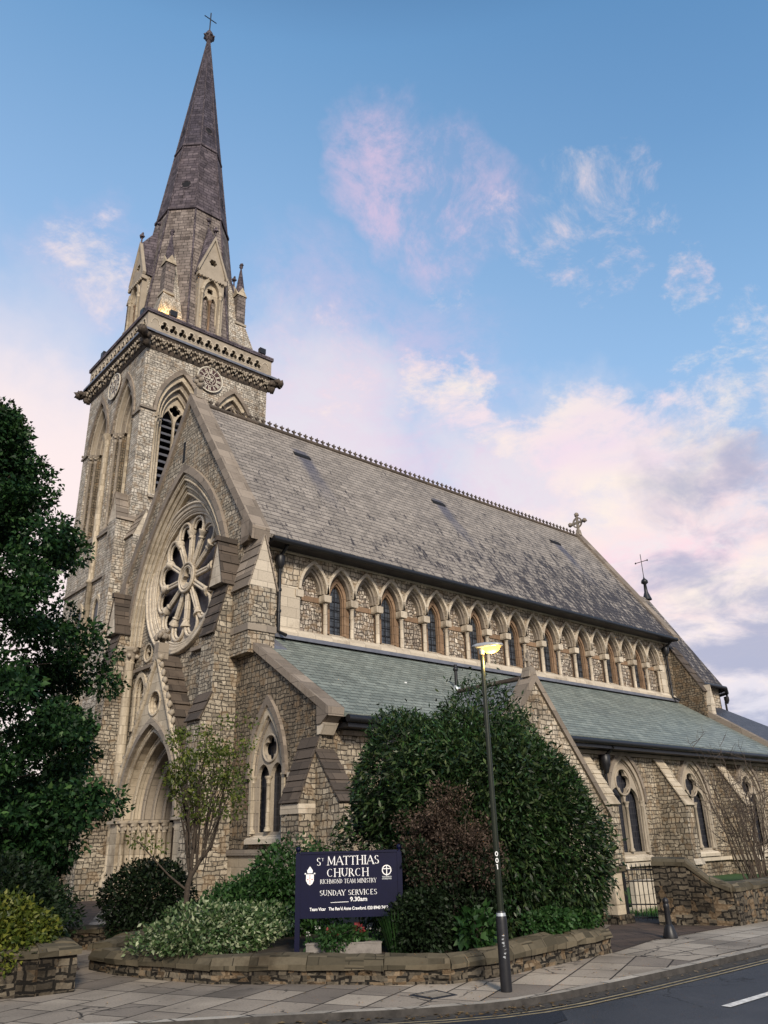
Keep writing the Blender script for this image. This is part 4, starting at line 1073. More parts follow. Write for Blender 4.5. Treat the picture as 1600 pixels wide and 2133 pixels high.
    for s in (-1, 1):
        lw = MB().band(tw, arc_path(.5, .8, 8, s*1.1, 12.4, -2.3), arc_path(.34, .56, 8, s*1.1, 12.4, -2.3), 0, .1).build('tower_lancet', ASH, CH)
        MB().plate(tw, arc_path(.35, .57, 8, s*1.1, 12.4, -2.3), (), -.01, .02).build('pane', GLASS, lw)
    # clasping buttresses at the south-west corner, gabled heads
    for (x0, x1, y0, y1, z) in ((1.45, 2.75, 10.05, 11.0, 16.9), (2.0, 3.1, 9.15, 10.15, 15.9)):
        b = MB(); b.box(x0, x1, y0, y1, 0, z-.6); b = b.build('tower_buttress', RAGT, CH)
        if y0 > 10:
            m_ = (y0+y1)/2
            MB().plate(WF, [(-m_-.47, z-.6), (-m_+.47, z-.6), (-m_, z+.85)], (), -x1, -x0).build('gablet', ASHP, b)
            q = MB()
            for s in (-1, 1): slab_on(q, WF, (-m_+s*.5, z-.64), (-m_, z+.9), -x1, -x0, steps=4)
        else:
            m_ = (x0+x1)/2
            MB().plate(SF, [(m_-.55, z-.6), (m_+.55, z-.6), (m_, z+.75)], (), -y1, -y0).build('gablet', ASHP, b)
            q = MB()
            for s in (-1, 1): slab_on(q, SF, (m_+s*.58, z-.64), (m_, z+.8), -y1, -y0, steps=4)
        q.build('gablet_roof', COPE, b)
    b = MB(); b.box(1.3, 3.0, 9.4, 11.2, 0, 10.2); b.build('tower_buttress', RAGT, CH)
    # roof deck behind the parapet
    MB().box(TX-TH+.1, TX+TH-.1, TY-TH+.1, TY+TH-.1, 27.0, 27.25).build('tower_deck', LEAD, CH)
    # clocks: south and west faces
    for fr, z in ((ts, 25.74), (tw, 25.66)):
        r = .80
        ck = MB().plate(fr, circ(0, z, r*.97, 40), (), .03, .09).build('clock', DIAL, CH)
        rg = MB(); rg.band(fr, circ(0, z, r, 40), circ(0, z, r*.93, 40), .08, .13, True); rg.band(fr, circ(0, z, r*.52, 32), circ(0, z, r*.48, 32), .09, .11, True)
        for k in range(60):
            th = 2*pi*k/60; rg.plate(fr, [(r*.86*cos(th)-.012*sin(th), z+r*.86*sin(th)+.012*cos(th)), (r*.86*cos(th)+.012*sin(th), z+r*.86*sin(th)-.012*cos(th)), (r*.94*cos(th)+.012*sin(th), z+r*.94*sin(th)-.012*cos(th)), (r*.94*cos(th)-.012*sin(th), z+r*.94*sin(th)+.012*cos(th))], (), .09, .11)
        rg.build('chapter_ring', GILT, ck)
        num = ['XII', 'I', 'II', 'III', 'IIII', 'V', 'VI', 'VII', 'VIII', 'IX', 'X', 'XI']
        nb = MB()
        for k, s_ in enumerate(num):
            th = pi/2-2*pi*k/12; ur = (cos(th), sin(th)); ut = (sin(th), -cos(th))
            wd = sum({'I': .055, 'V': .11, 'X': .12}[c] for c in s_); xx = -wd/2
            def bar(p0, p1, t):
                q0 = [(ur[0]*(r*.53+v*r*.31)+ut[0]*u, z+ur[1]*(r*.53+v*r*.31)+ut[1]*u) for u, v in ((p0[0]-t, p0[1]), (p0[0]+t, p0[1]), (p1[0]+t, p1[1]), (p1[0]-t, p1[1]))]
                nb.plate(fr, q0, (), .09, .115)
            for c in s_:
                w = {'I': .055, 'V': .11, 'X': .12}[c]; m_ = xx+w/2
                if c == 'I': bar((m_, 0), (m_, 1), .016)
                elif c == 'V': bar((m_, 0), (m_-.04, 1), .018); bar((m_, 0), (m_+.04, 1), .01)
                else: bar((m_-.045, 0), (m_+.045, 1), .012); bar((m_+.045, 0), (m_-.045, 1), .018)
                xx += w
        nb.build('numerals', GILT, ck)
        for nm, ang, ln, t in (('minute_hand', pi/2+2*pi*4.5/60, r*.86, .028), ('hour_hand', pi/2+2*pi*2.9/12, r*.55, .04)):
            ux, uz = cos(ang), sin(ang)
            MB().plate(fr, [(-uz*t-ux*.15, z+ux*t-uz*.15), (uz*t-ux*.15, z-ux*t-uz*.15), (ux*ln+uz*t*.3, z+uz*ln-ux*t*.3), (ux*ln-uz*t*.3, z+uz*ln+ux*t*.3)], (), .13, .15).build(nm, GILT, ck)
        fo = MB()
        for k in range(6):
            th = k*pi/3; fo.band(fr, circ(.2*cos(th), z+.2*sin(th), .11, 12), circ(.2*cos(th), z+.2*sin(th), .085, 12), .09, .105, True)
        fo.build('dial_tracery', GILT, ck)
tower()

def spire():
    Rz = lambda z: .07+(57.4-z)*.1213
    def ring(z, k=1.): return [(TX+Rz(z)*k*cos(R(22.5+45*q)), TY+Rz(z)*k*sin(R(22.5+45*q)), z) for q in range(8)]
    zs = [27.2, 39.1, 45.3, 57.4]; sp = None
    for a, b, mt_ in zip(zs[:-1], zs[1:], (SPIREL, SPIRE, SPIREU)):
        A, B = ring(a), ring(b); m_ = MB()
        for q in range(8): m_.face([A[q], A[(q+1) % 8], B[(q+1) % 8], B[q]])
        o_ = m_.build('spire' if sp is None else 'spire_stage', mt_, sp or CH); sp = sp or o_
    for z in zs[1:3]:
        c = MB(); A, B, C, D = ring(z-.2, 1.0), ring(z-.16, 1.05), ring(z, 1.06), ring(z+.14, 1.01)
        for P, Q in ((A, B), (B, C), (C, D)):
            for q in range(8): c.face([P[q], P[(q+1) % 8], Q[(q+1) % 8], Q[q]])
        c.build('spire_band', SPIRE, sp)
    ed = MB()
    for q in range(8): ed.tube([ring(28, 1.0)[q], ring(57.2, 1.0)[q]], [.07, .04], 5)
    ed.build('edge_roll', SPIRE, sp)
    # foils: dark plates painting in the shade of pierced openings
    for ang, z in ((225, 41.3), (270, 47.0), (180, 47.0), (315, 41.3)):
        ap = Rz(z)*cos(R(22.5)); n = Vector((cos(R(ang)), sin(R(ang)), 0)); f = Fr(Vector((TX, TY, z))+n*ap, Vector((0, 0, 1)).cross(n), n*-.112+Vector((0, 0, .993)), n+Vector((0, 0, .112)))
        rad = .3 if z < 45 else .22
        MB().plate(f, foil(0, 0, rad, 5, pi/2, .55), (), -.02, .012).build('foil_shade_plate', DARK, sp)
        MB().band(f, circ(0, 0, rad+.1, 20), circ(0, 0, rad+.02, 20), -.02, .03, True).build('foil_ring', SPIRE, sp)
    # capping and cross
    f = MB(); f.lathe((TX, TY, 57.1), [(.09, 0), (.14, .12), (.30, .3), (.37, .55), (.3, .8), (.12, .92), (.2, 1.05), (.09, 1.2), (.05, 1.4)], 10)
    for q in range(8): f.blob((TX+.3*cos(q*pi/4), TY+.3*sin(q*pi/4), 57.65), .14, q, .3, 6)
    f.build('spire_finial', SPIRE, sp)
    c = MB().tube([(TX, TY, 58.4), (TX, TY, 60.3)], .045, 6); c.tube([(TX-.5, TY, 59.6), (TX+.5, TY, 59.6)], .04, 6)
    c.build('spire_cross', IRON, sp)
    # lucarnes on the four main faces
    for q in range(4):
        ang = R(270-90*q); n = Vector((cos(ang), sin(ang), 0)); u = Vector((0, 0, 1)).cross(n)
        fr = Fr(Vector((TX, TY, 0))+n*3.3, u, (0, 0, 1), n)
        hw = .82
        b = MB().plate(fr, [(-hw, 27.3), (hw, 27.3), (hw, 33.6), (0, 36.1), (-hw, 33.6)], [arc_path(.5, .95, 8, 0, 32.0, -3.6), foil(0, 34.3, .26, 6, 0, .62)], -.35, 0)
        lu = b.build('lucarne', CARV if q < 2 else SPIRE, CH)
        s = MB()
        for k in (-1, 1): s.plate(fr, [(k*hw, 27.3), (k*(hw-.2), 27.3), (k*(hw-.2), 33.4), (k*hw, 33.4)], (), -1.9, -.35)
        s.build('side_wall', RAGT, lu)
        # roof whose ridge climbs back to the spire face
        zr = 37.9; apx = Rz(zr)*cos(R(22.5)); dr = apx-3.3
        P = lambda a, z, d: tuple(fr.p(a, z, d))
        ze = 33.4; ape = Rz(ze)*cos(R(22.5))-3.3
        r_ = MB().poly([P(0, 36.15, .06), P(0, zr, dr), P(hw+.1, ze, .06), P(hw+.1, ze, ape-.1), P(-hw-.1, ze, .06), P(-hw-.1, ze, ape-.1)], [(0, 2, 3, 1), (1, 5, 4, 0)])
        r_.build('lucarne_roof', SPIRE, lu)
        cp = MB()
        for k in (-1, 1): cp.plate(fr, [(0, 36.0), (k*(hw+.12), 33.3), (k*(hw+.2), 33.45), (0, 36.32)], (), -.1, .1)
        cp.plate(fr, [(-hw-.14, 33.0), (hw+.14, 33.0), (hw+.14, 33.25), (-hw-.14, 33.25)], (), -.2, .12)
        for k in range(9): cp.blob(fr.p(-hw+k*.205, 32.95, .1), .09, k, .3, 6)
        cp.build('gable_coping', CARV, lu)
        fi = MB().tube([fr.p(0, 36.2, 0), fr.p(0, 36.7, 0)], .05, 6); fi.blob(fr.p(0, 36.78, 0), (.15, .15, .13), 3, .4); fi.blob(fr.p(0, 36.98, 0), (.08, .08, .12), 4, .4)
        e_ = P(0, zr+.05, dr); fi.tube([e_, (e_[0], e_[1], e_[2]+.4)], .05, 6); fi.blob((e_[0], e_[1], e_[2]+.45), (.14, .14, .14), 5, .4)
        fi.build('gable_finial', SPIRE, lu)
        tr = MB().plate(fr, arc_path(.5, .95, 8, 0, 32.0, -3.6), [arc_path(.19, .45, 6, -.235, 31.4, -2.9), arc_path(.19, .45, 6, .235, 31.4, -2.9), foil(0, 32.25, .22, 4, pi/4)], -.3, -.16)
        tr.band(fr, arc_path(.66, 1.25, 8, 0, 32.0), arc_path(.5, .95, 8, 0, 32.0), -.02, .09)
        for k in (-1, 1): colonette(tr, fr.p(k*.6, 0, .04), 28.0, 32.05, .085)
        tr.build('lucarne_tracery', ASH if q < 2 else SPIRE, lu)
        sh = MB(); colonette(sh, fr.p(0, 0, -.1), 28.0, 31.5, .075); sh.build('mullion_shaft', ORAN, lu)
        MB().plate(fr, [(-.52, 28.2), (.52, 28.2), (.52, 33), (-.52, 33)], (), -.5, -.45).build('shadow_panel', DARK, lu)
    # corner pinnacles on broaches
    for sx in (-1, 1):
        for sy in (-1, 1):
            c = Vector((TX+sx*2.42, TY+sy*2.42, 0)); k = Vector((TX+sx*3.64, TY+sy*3.64, 27.3))
            t = (TX+sx*1.84, TY+sy*1.84, 35.0)
            e1, e2 = (TX+sx*3.46, TY+sy*1.42, 27.3), (TX+sx*1.42, TY+sy*3.46, 27.3)
            b = MB().poly([tuple(k), t, e1, e2], [(0, 1, 2), (0, 3, 1)])
            pn = b.build('broach', RAGT, CH)
            h = .29
            p = MB(); p.box(c.x-h, c.x+h, c.y-h, c.y+h, 29.6, 33.4); p.build('pinnacle', SPIREL, pn)
            g = MB()
            for f in (Fr((c.x, c.y, 0), (0, -1, 0), (0, 0, 1), (-1, 0, 0)), Fr((c.x, c.y, 0), (1, 0, 0), (0, 0, 1), (0, -1, 0))):
                g.plate(f, [(-h-.05, 33.38), (h+.05, 33.38), (0, 34.0)], (), -h-.06, h+.06)
            g.build('pinnacle_gablets', ASH, pn)
            s = MB(); s.lathe((c.x, c.y, 33.6), [(.34, 0), (.06, 2.0), (.05, 2.1), (.13, 2.2), (.05, 2.35)], 8)
            s.blob((c.x, c.y, 36.0), (.14, .14, .1), 2, .4); s.build('spirelet', SPIRE, pn)
            MB().box(c.x-h-.08, c.x+h+.08, c.y-h-.08, c.y+h+.08, 31.15, 31.3).build('pinnacle_base', CARV, pn)
spire()

# floodlights on the tower parapet; the one at the south side is lit
def floodlight(x, y, rz, label, lit=False):
    e = empty('floodlight', (x, y, 28.72), label, 'floodlight', 'floodlights on the tower parapet', rz)
    b = MB(); b.box(-.2, .2, -.12, .12, .12, .48); b.build('housing', IRON, e)
    MB().box(-.17, .17, .122, .135, .15, .45).build('lens', emit('flood_glow', (1., .62, .22), 14) if lit else GALV, e)
    k = MB().tube([(0, 0, 0), (0, 0, .2)], .04, 6); k.box(-.12, .12, -.08, .08, 0, .03); k.build('bracket', IRON, e)
    if lit:
        l = bpy.data.lights.new('flood_lamp', 'SPOT'); l.energy = 230; l.color = (1, .62, .2); l.spot_size = R(125); l.spot_blend = .8; l.shadow_soft_size = .12
        o = bpy.data.objects.new('flood_lamp', l); COL.objects.link(o); o.parent = e; o.location = (0, .2, .3)
        o.rotation_euler = Vector((0, -1, -.25)).to_track_quat('Z', 'Y').to_euler()
floodlight(3.35, 10.02, 0, 'lit floodlight on the tower parapet throwing amber light onto the spire', True)
floodlight(2.0, 10.9, -pi/2, 'dark floodlight on the west parapet beside the tower corner')
floodlight(2.0, 16.3, -pi/2, 'dark floodlight at the far end of the west parapet')
floodlight(9.2, 10.02, 0, 'dark floodlight on the parapet at its east end below the spire')

# ================================================================== GROUND, ROAD, PAVEMENT
def sheet(name, pts, z, mat, th=None):
    m_ = MB()
    if th is None: m_.poly([(x, y, z) for x, y in pts], [tuple(range(len(pts)))])
    else: m_.plate(Fr((0, 0, 0), (1, 0, 0), (0, 1, 0), (0, 0, 1)), pts, (), z-th, z)
    return m_.build(name, mat)
struct(sheet('ground', [(-900, -900), (900, -900), (900, 900), (-900, 900)], -.2, SOIL))
struct(sheet('road', [(-60, -60), (120, -60), (120, -8), (-60, -8)], -.07, ROADM))
KB = [(-30, -4), (-20, -8.6), (-12.5, -13.3), (-9.6, -15.45), (-7.84, -16.67), (-7.23, -17.07), (-6.72, -17.42), (-6.14, -17.84), (-5.68, -18.13), (-5.2, -18.38), (-4.76, -18.52), (-4.23, -18.6), (-3.06, -18.66), (-1.52, -18.69), (.5, -18.7), (8, -18.72), (30, -18.8), (110, -19)]
def off(path, d):
    out = []
    for i in range(len(path)):
        a = Vector(path[max(i-1, 0)]); b = Vector(path[min(i+1, len(path)-1)]); t = (b-a).normalized()
        out.append((path[i][0]-t.y*d, path[i][1]+t.x*d))
    return out
def strip(name, A, B, z, mat, th=None):
    m_ = MB(); n = len(A)
    m_.poly([(x, y, z) for x, y in A]+[(x, y, z) for x, y in B], [(k, k+1, n+k+1, n+k) for k in range(n-1)])
    o = m_.build(name, mat)
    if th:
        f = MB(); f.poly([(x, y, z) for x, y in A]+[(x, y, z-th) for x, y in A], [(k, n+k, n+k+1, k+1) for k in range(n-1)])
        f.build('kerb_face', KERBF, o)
    return o
KI = off(KB, .12)
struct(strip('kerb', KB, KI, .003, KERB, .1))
struct(sheet('pavement', KI[:6]+KI[6:]+[(110, -8), (-30, 2)], .0, PAVE))
struct(sheet('street_pavement', [(-1.35, -17.3)]+[(-1.35, -18.5), (.5, -18.52), (8, -18.55), (30, -18.62), (60, -18.7), (60, -17.1), (2.9, -17.05), (.3, -16.95)], .004, PAVR))
struct(sheet('gate_paving', [(-1.3, -17.28), (.3, -16.94), (2.85, -17.0), (2.3, -15.9), (3.3, -15.5), (3.1, -14.6), (2.1, -15.0), (-.8, -16.4)], .008, PAVB))
struct(strip('gutter_dirt', off(KB, -.2), off(KB, -.005), -.066, plain('gutter_grit', (.045, .04, .034), .95, 0, 25, .5, .4)))
for d in (.26, .36):
    m_ = strip('road_line', off(KB, -d-.035)[3:], off(KB, -d)[3:], -.062, YEL); struct(m_)
m_ = MB().poly([(-3.47, -20.02, -.062), (-3.47, -20.12, -.062), (-1.5, -20.14, -.062), (-1.5, -20.04, -.062)], [(0, 1, 2, 3)]).build('centre_line', WPAINT); struct(m_)
m_ = MB().poly([(2.5, -20.06, -.062), (2.5, -20.16, -.062), (4.5, -20.18, -.062), (4.5, -20.08, -.062)], [(0, 1, 2, 3)]).build('centre_line', WPAINT); struct(m_)
struct(sheet('road_repair', [(-7.4, -17.6), (-6.2, -18.15), (-5.3, -18.5), (-4.7, -18.95), (-5.0, -19.25), (-5.8, -19.3), (-7.0, -19.0), (-9, -18.4)], -.064, PATCHM))
struct(sheet('church_path', [(-8.1, -13.4), (-7.1, -12.4), (-6.4, -10), (-2, -1), (-.2, -1), (-.2, 2.4), (-3, 2.4), (-9.4, -10)], .006, PAVB))
BED = [(-6.75, -12.5), (-6.72, -13.3), (-6.55, -14.2), (-6.33, -14.95), (-5.68, -15.65), (-5.0, -16.55), (-4.5, -17.1), (-3.85, -17.2), (-2.67, -17.13), (-1.45, -17.08), (-.95, -16.3), (2.1, -14.8), (3.5, -10.2), (3.5, -8.45), (.9, -8.45), (-.1, -5.), (-2.4, -5.2), (-5.3, -11.1)]
struct(sheet('garden_bed', BED, .24, SOIL, .3))
struct(sheet('west_bed', [(-8.75, -13.75), (-7.95, -13.75), (-9.2, -10.6), (-7.5, -7.5), (-16, -3), (-24, -8), (-13.2, -12.2)], .26, SOIL, .3))
struct(sheet('lawn', [(3.1, -16.9), (60, -17), (60, -8.5), (3.2, -8.5), (3.25, -14.5)], .012, LAWN))
ic = MB(); ic.plate(Fr((0, 0, 0), (1, 0, 0), (0, 1, 0), (0, 0, 1)), [(-5.42, -17.43), (-5.0, -17.42), (-5.06, -17.83), (-5.42, -17.8)], (), 0, .006)
mh = tag(ic.build('manhole_cover', PATCHM), 'diamond shaped metal cover set in the paving flags by the lamp post', 'manhole cover')
MB().plate(Fr((0, 0, 0), (1, 0, 0), (0, 1, 0), (0, 0, 1)), [(-5.37, -17.47), (-5.05, -17.46), (-5.1, -17.78), (-5.37, -17.76)], (), .006, .009).build('cover_infill', PAVR, mh)
# litter of leaves in the gutter
g = random.Random(2); m_ = MB()
for k in range(260):
    i = g.randrange(3, 14); t = g.random(); a = Vector(off(KB, -.1)[i]).lerp(Vector(off(KB, -.1)[i+1]), t)
    c = Vector((a.x+g.gauss(0, .07), a.y+g.gauss(0, .07), -.06)); s = g.uniform(.015, .04); an = g.random()*6
    m_.face([c+Vector((s*cos(an+q*pi/2)*(1 if q % 2 else .5), s*sin(an+q*pi/2)*(1 if q % 2 else .5), g.random()*.012)) for q in range(4)])
for k in range(70):
    x = g.uniform(-8, 2); y = -17.4-g.random()*1.1 if x > -4.5 else -14.6-(x+8)*.82-g.random()*1.2
    s = g.uniform(.012, .03); an = g.random()*6; c = Vector((x, y, .008))
    m_.face([c+Vector((s*cos(an+q*pi/2)*(1 if q % 2 else .5), s*sin(an+q*pi/2)*(1 if q % 2 else .5), g.random()*.01)) for q in range(4)])
struct(m_.build('fallen_leaves', leafmat('dead_leaves', (.10, .06, .025), (.16, .10, .04), (.25, .19, .11))), 'stuff')

# ================================================================== WALLS OF THE CHURCHYARD
def wall_run(name, pts, th, h, label, cap=.1, capover=.04, mat=WALLM, capmat=MOSSY, hs=None, group=None, z0=0.):
    """a low rubble wall along pts (outer face), with a rounded, uneven coping as a part"""
    g = random.Random(len(pts)*7+int(th*100))
    P = [Vector(p) for p in pts]; dense = [P[0]]; H = [hs[0] if hs else h]
    for i in range(1, len(P)):
        n = max(1, int((P[i]-P[i-1]).length/.22))
        for k in range(1, n+1):
            dense.append(P[i-1].lerp(P[i], k/n)); H.append((hs[i-1]+(hs[i]-hs[i-1])*k/n) if hs else h)
    D = [tuple(p) for p in dense]; I = off(D, th)
    e = None
    def solid(A, B, lo, hi, rough, mt, nm, top=0):
        m_ = MB(); n = len(A); rows = []
        for i in range(n):
            a = Vector(A[i]); b = Vector(B[i]); l_, h_ = lo(i), hi(i); sec = []
            dn = (b-a).normalized()
            k = 4
            for j in range(k+1): sec.append((a-dn*(g.random()-.5)*rough, l_+(h_-l_)*j/k))
            if top: sec.append((a.lerp(b, .25), h_+top*.8+(g.random()-.5)*rough*.5)); sec.append((a.lerp(b, .75), h_+top+(g.random()-.5)*rough*.5))
            for j in range(k, -1, -1): sec.append((b+dn*(g.random()-.5)*rough, l_+(h_-l_)*j/k))
            rows.append([(q.x, q.y, z) for q, z in sec])
        s_ = len(rows[0])
        m_.poly([p for r in rows for p in r], [(i*s_+j, (i+1)*s_+j, (i+1)*s_+j+1, i*s_+j+1) for i in range(n-1) for j in range(s_-1)])
        for r, rev in ((rows[0], False), (rows[-1], True)): m_.face(list(reversed(r)) if rev else r)
        return m_.build(nm, mt)
    w = solid(D, I, lambda i: -.1+z0, lambda i: H[i]-cap, .035, mat, name)
    tag(w, label, 'wall', group)
    A, B = off(D, -capover), off(D, th+capover); m_ = MB(); i = 0
    while i < len(D)-1:
        j = min(i+g.choice((2, 3, 3, 4)), len(D)-1); dz = g.gauss(0, .005); dn = g.gauss(0, .006); tl = g.gauss(0, .004); rows = []
        for k in range(i, j+1):
            a, b = Vector(A[k]), Vector(B[k])
            if k == i: a, b = a.lerp(Vector(A[k+1]), .02), b.lerp(Vector(B[k+1]), .02)
            if k == j: a, b = a.lerp(Vector(A[k-1]), .02), b.lerp(Vector(B[k-1]), .02)
            n_ = (b-a).normalized(); a = a+n_*dn; t0 = H[k]-cap; t1 = H[k]+dz+tl*(k-i)
            prof = [(0, t0-.01), (-.004, t0+.05), (.05, t1-.02), (.08, t1-.006), ((b-a).length*.5, t1+.012), ((b-a).length-.05, t1-.006), ((b-a).length, t1-.035), ((b-a).length, t0-.01)]
            rows.append([(a.x+n_.x*(q+g.gauss(0, .007)), a.y+n_.y*(q+g.gauss(0, .007)), z+g.gauss(0, .006)) for q, z in prof])
        s_ = len(rows[0])
        m_.poly([p for r in rows for p in r], [(p*s_+q, (p+1)*s_+q, (p+1)*s_+q+1, p*s_+q+1) for p in range(len(rows)-1) for q in range(s_-1)])
        m_.face(rows[0]); m_.face(list(reversed(rows[-1]))); i = j
    c = m_.build('coping', capmat, w)
    return w
FRONT = [(-7.0, -12.5), (-6.97, -13.3), (-6.74, -14.24), (-6.51, -15.02), (-5.86, -15.75), (-5.16, -16.72), (-4.61, -17.29), (-3.85, -17.4), (-2.67, -17.33), (-1.29, -17.25)]
wall_run('garden_wall', FRONT, .3, .38, 'low mossy stone garden wall curving along the pavement under the blue sign', .14,
         hs=[.27, .28, .30, .30, .30, .30, .30, .31, .33, .34])
wall_run('garden_wall', [(-5.45, -11.2), (-7.0, -12.48)], .28, .36, 'low stone garden wall running back from the corner beside the church path', .1)
wall_run('garden_wall', [(-6.35, -9.8), (-5.5, -11.15)], .28, .36, 'short dark stone wall near the portal, beyond the church path', .1)
wall_run('garden_wall', [(-12.9, -12.0), (-8.9, -13.83), (-8.3, -14.12)], .38, .5, 'rough stone wall end with a flat coping under yellow green shrubs', .1, .05)
wall_run('garden_wall', [(-8.32, -14.1), (-7.86, -14.16), (-7.6, -13.2)], .34, .51, 'dark stained stone wall end facing the path at the pavement corner', .1, .05)
wall_run('boundary_wall', [(2.3, -15.85), (2.55, -16.4), (2.72, -16.75), (2.9, -17.05)], .4, .8, 'high stone wall ramping down from the iron gate to the street', .12, .03, hs=[1.14, 1.12, .8, .68])
wall_run('boundary_wall', [(2.92, -17.07), (6, -17.1), (20, -17.2), (60, -17.5)], .4, .7, 'long stone boundary wall along the street beyond the gate', .12, .03, hs=[.68, .72, .8, .8])
# gate pier
gp = MB(); gp.box(1.98, 2.32, -15.2, -14.86, .16, .9); gp = tag(gp.build('gate_pier', ASH), 'pale stone gate pier with a flat cap left of the iron gate', 'gate pier')
MB().box(1.93, 2.37, -15.25, -14.81, .9, 1.0).build('pier_cap', MOSSY, gp)
MB().box(1.9, 2.4, -15.28, -14.78, -.05, .16).build('pier_plinth', WALLM, gp)

def gate():
    a, b = Vector((2.32, -15.2, 0)), Vector((2.66, -15.78, 0)); d = (b-a).normalized(); L = (b-a).length
    e = empty('iron_gate', a, 'black iron bar gate between the stone pier and the boundary wall', 'gate')
    def pt(t, z): return d*t+Vector((0, 0, z))
    f = MB()
    for z in (.1, .32, .72, .92): f.tube([pt(0, z), pt(L, z)], .013, 6)
    for t in (0, L): f.tube([pt(t, .02), pt(t, 1.0)], .02, 6)
    f.build('gate_frame', IRON, e)
    for k in range(1, 8):
        c = MB().tube([pt(L*k/8, .06), pt(L*k/8, .98)], .009, 6); c.lathe(pt(L*k/8, .98), [(.014, 0), (.004, .05)], 6); c.build('gate_bar', IRON, e)
    p = MB(); p.box(-.06, .01, -.03, .04, 0, 1.02); p.build('gate_post', IRON, e)
    h = MB().tube([pt(L*.88, .62), pt(L*.88, .62)+Vector((-.05, -.03, 0)), pt(L*.78, .62)+Vector((-.05, -.03, 0))], .01, 6); h.build('latch', IRON, e)
gate()

# grave slab seen through the gate
gs = MB(); gs.box(4.2, 5.0, -14.2, -14.05, 0, .62); gs.box(4.1, 5.1, -14.25, -14.0, 0, .1)
tag(gs.build('gravestone', ASHP), 'pale stone slab on the grass behind the iron gate', 'gravestone')

def bollard():
    e = empty('bollard', (.67, -17.03, .004), 'black iron bollard with a flared foot in front of the gate', 'bollard')
    b = MB(); b.lathe((0, 0, 0), [(.115, 0), (.115, .03), (.075, .17), (.05, .2)], 14); b.build('foot', IRON, e)
    b = MB(); b.lathe((0, 0, .2), [(.05, 0), (.043, .22), (.05, .24), (.05, .28), (.04, .3)], 14); b.build('shaft', IRON, e)
    b = MB(); b.lathe((0, 0, .5), [(.04, 0), (.05, .02), (.045, .06), (.015, .09)], 14); b.build('cap', IRON, e)
bollard()

# ================================================================== STREET LAMP
def street_lamp():
    e = empty('street_lamp', (-4.56, -18.1, .002), 'dark green lamp post at the kerb with a lit amber lantern, numbered 001', 'street lamp')
    GRN = plain('dark_green_paint', (.011, .015, .007), .35, 0, 9, .3)
    b = MB(); b.lathe((0, 0, 0), [(.064, 0), (.064, .7), (.058, .74), (.038, .8)], 16); b.build('base', IRON, e)
    b = MB(); b.lathe((0, 0, .79), [(.037, 0), (.035, .8), (.025, 2.95), (.022, 3.0)], 14); b.build('pole', GRN, e)
    # direction the head points: along the street front, towards the road
    d = Vector((.42, -.9, 0)).normalized(); s = Vector((-d.y, d.x, 0)); fr = Fr((0, 0, 3.83), d, s, (0, 0, 1))
    n = MB().tube([(0, 0, 3.76), (0, 0, 3.86)], [.03, .045], 10); n.build('neck', LAMPG, e)
    h = MB()
    secs = [(-.11, .045, .03, .06), (-.05, .07, -.0, .075), (.07, .08, -.01, .08), (.2, .075, .0, .065), (.28, .04, .015, .045)]
    pts = []
    for (x, w, z0, z1) in secs:
        for k in range(10):
            an = 2*pi*k/10; pts.append(fr.p(x, w*cos(an), (z0+z1)/2+(z1-z0)/2*sin(an)))
    h.poly(pts, [(i*10+k, i*10+(k+1) % 10, (i+1)*10+(k+1) % 10, (i+1)*10+k) for i in range(4) for k in range(10)]+[tuple(range(9, -1, -1)), tuple(range(40, 50))], True)
    h.build('lantern_housing', LAMPG, e)
    g = MB(); pts = []
    for (x, w, z0) in ((.02, .03, -.02), (.06, .06, -.06), (.14, .066, -.075), (.22, .05, -.045), (.25, .025, -.0)):
        for k in range(8):
            an = pi+pi*k/7; pts.append(fr.p(x, w*cos(an), .035+(.035-z0)*sin(an)))
    g.poly(pts, [(i*8+k, i*8+k+1, (i+1)*8+k+1, (i+1)*8+k) for i in range(4) for k in range(7)], True)
    g.build('lamp_bowl', emit('amber_lamp', (1., .50, .07), 2.4), e)
    l = bpy.data.lights.new('lamp_light', 'POINT'); l.energy = 26; l.color = (1, .66, .22); l.shadow_soft_size = .07
    o = bpy.data.objects.new('lamp_light', l); COL.objects.link(o); o.parent = e; o.location = fr.p(.14, 0, -.16)
    # number, sticker and scratched marks, facing the road
    v = Vector((-7.6, -6.76, 0)).normalized(); u = Vector((0, 0, 1)).cross(v)
    f = Fr(v*.0365, u, (0, 0, 1), v)
    t = MB()
    for k, z in enumerate((1.40, 1.33)): t.band(f, [(.018*cos(q*pi/8), z+.027*sin(q*pi/8)) for q in range(16)], [(.009*cos(q*pi/8), z+.016*sin(q*pi/8)) for q in range(16)], 0, .004, True)
    t.plate(f, [(-.005, 1.235), (.006, 1.235), (.006, 1.29), (-.005, 1.29)], (), 0, .004); t.plate(f, [(-.015, 1.276), (-.005, 1.282), (-.005, 1.29), (-.015, 1.284)], (), 0, .004)
    t.build('number_001', WHITE, e)
    k = MB(); k.lathe((0, 0, .715), [(.061, 0), (.05, .065)], 16); k.build('paper_sticker', GALV, e)
    f2 = Fr(v*.0645, u, (0, 0, 1), v); q = MB()
    g = random.Random(8)
    for i in range(7):
        z = .34+.035*i; a = g.uniform(-.02, .01)
        q.plate(f2, [(a, z), (a+g.uniform(.015, .03), z+g.uniform(-.02, .03)), (a+.028, z+.012), (a+.004, z+.008)], (), .0, .003)
    q.build('scribble', GALV, e)
street_lamp()

